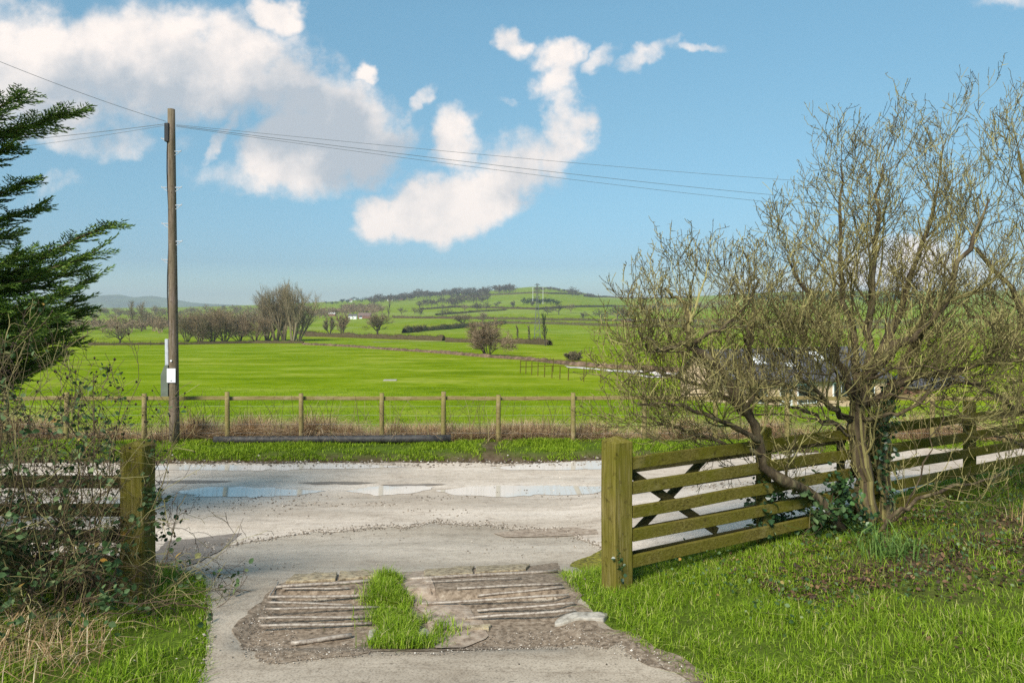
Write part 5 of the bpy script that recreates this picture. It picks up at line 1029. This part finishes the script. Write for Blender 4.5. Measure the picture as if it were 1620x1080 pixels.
CL = [(60, 110, 170, 120), (230, 90, 190, 110, 0), (370, 95, 150, 110, -20), (-150, 100, 260, 160), (470, 150, 120, 80, -30), (540, 190, 110, 70, -20), (480, 240, 140, 75, 10), (600, 240, 80, 55, 0, .9), (400, 285, 160, 42, 0, .6), (340, 220, 80, 22, 48, .75),
      (440, 20, 60, 40, -30), (150, 215, 170, 40, 0, .55), (574, 124, 30, 20, -30, .75), (662, 172, 48, 22, 50, .7), (600, 345, 70, 52, 0, 1.05), (690, 335, 110, 60, 10, 1.1), (770, 310, 90, 62, 20, 1.05), (730, 225, 60, 55, 0, .95), (830, 255, 80, 60, 30, .8), (900, 210, 42, 90, -10, .85), (893, 130, 45, 50, 0, .8),
      (885, 92, 60, 32, -15, .8), (800, 52, 50, 28, -30, .85), (1030, 80, 70, 22, 25, .62), (960, 100, 30, 22, 40, .5), (1120, 66, 50, 14, 0, .42), (90, 300, 80, 28, 25, .42), (1610, 10, 110, 24, 0, .4), (1440, 440, 190, 70, 0, .72), (1250, 470, 160, 40, 0, .45), (815, 165, 26, 16, 0, .5)]
den = union(CL); f1 = wn(11, 9, .60, 9.0); f2 = wn(30, 6, .6, 5.0)
nz = math_(nt, 'ADD', math_(nt, 'MULTIPLY', math_(nt, 'SUBTRACT', f1.outputs[0], .5), 1.25), math_(nt, 'MULTIPLY', math_(nt, 'SUBTRACT', f2.outputs[0], .5), .45))
gate = math_(nt, 'MULTIPLY', den, 3.0, True); dn = math_(nt, 'ADD', den, math_(nt, 'MULTIPLY', nz, gate))
f3 = wn(11, 9, .60, 9.0); f3.inputs['Vector'].links[0].from_node.inputs['Location'].default_value = (9.03, 6.265, 2.7)
rel = math_(nt, 'MULTIPLY', math_(nt, 'SUBTRACT', f3.outputs[0], f1.outputs[0]), 1.6)
cov = N(nt, 'ShaderNodeMapRange', interpolation_type='SMOOTHSTEP'); nt.links.new(dn, cov.inputs[0]); cov.inputs[1].default_value = .16; cov.inputs[2].default_value = .88; cov.inputs[3].default_value = 0; cov.inputs[4].default_value = .97
GY = [(240, 150, 230, 60, -5, .9), (460, 190, 160, 80, -15, 1.0), (330, 175, 240, 70, -8, 1), (520, 210, 170, 60, -15, 1), (580, 250, 130, 60, 0, 1.0), (450, 120, 90, 50, 0, .7), (860, 300, 60, 60, 0, .7), (870, 250, 40, 60, 0, .35), (150, 190, 170, 50, 0, .75), (300, 110, 110, 50, 0, .5)]
gr = union(GY); gr = math_(nt, 'MULTIPLY', math_(nt, 'ADD', gr, math_(nt, 'ADD', rel, math_(nt, 'ADD', .10, math_(nt, 'MULTIPLY', math_(nt, 'SUBTRACT', f1.outputs[0], .5), .5)))), 1.0, True)
CLD_W = (8.6, 7.8, 7.25); CLD_G = (4.1, 4.5, 4.95)
cc = mixrgb(nt, gr, CLD_W, CLD_G)
SKY_TINT = (.86, 1.22, 1.15)
sk = mixrgb(nt, 1.0, sky.outputs[0], SKY_TINT, 'MULTIPLY')
el = N(nt, 'ShaderNodeMapRange'); nt.links.new(sp.outputs[2], el.inputs[0]); el.inputs[1].default_value = 0; el.inputs[2].default_value = .5
sk = mixrgb(nt, 1.0, sk, ramp(nt, el.outputs[0], [(0, (.92, .80, .90)), (.06, (.74, .65, .76)), (.13, (.62, .56, .69)), (.30, (.85, .76, .78)), (.52, (1.12, .98, .90)), (.80, (1.38, 1.25, 1.11))]), 'MULTIPLY')
fin = mixrgb(nt, cov.outputs[0], sk, cc); nt.links.new(fin, bg.inputs[0]); bg.inputs[1].default_value = .085
sun = bpy.data.lights.new('sun', 'SUN'); sun.energy = 4.0; sun.angle = R(20); sun.color = (1, .94, .84); so = bpy.data.objects.new('sun', sun); COL.objects.link(so)
sd = Vector((math.sin(SUN_AZ) * math.cos(SUN_EL), math.cos(SUN_AZ) * math.cos(SUN_EL), math.sin(SUN_EL))); so.rotation_euler = (-sd).to_track_quat('-Z', 'Y').to_euler(); so.location = (0, -20, 60)
cam = bpy.data.cameras.new('camera'); co = bpy.data.objects.new('camera', cam); COL.objects.link(co); co.location = (0, 0, CZ); co.rotation_euler = (R(90), 0, 0); cam.sensor_width = 36; cam.lens = 24; cam.shift_y = -50 / 1620; cam.clip_start = .05; cam.clip_end = 12000; S.camera = co
S.view_settings.view_transform = 'Standard'; S.view_settings.look = 'None'; S.view_settings.exposure = .60; S.view_settings.gamma = 1
S.cycles.volume_bounces = 0; S.cycles.max_bounces = 6; S.cycles.transparent_max_bounces = 8; S.cycles.use_denoising = False
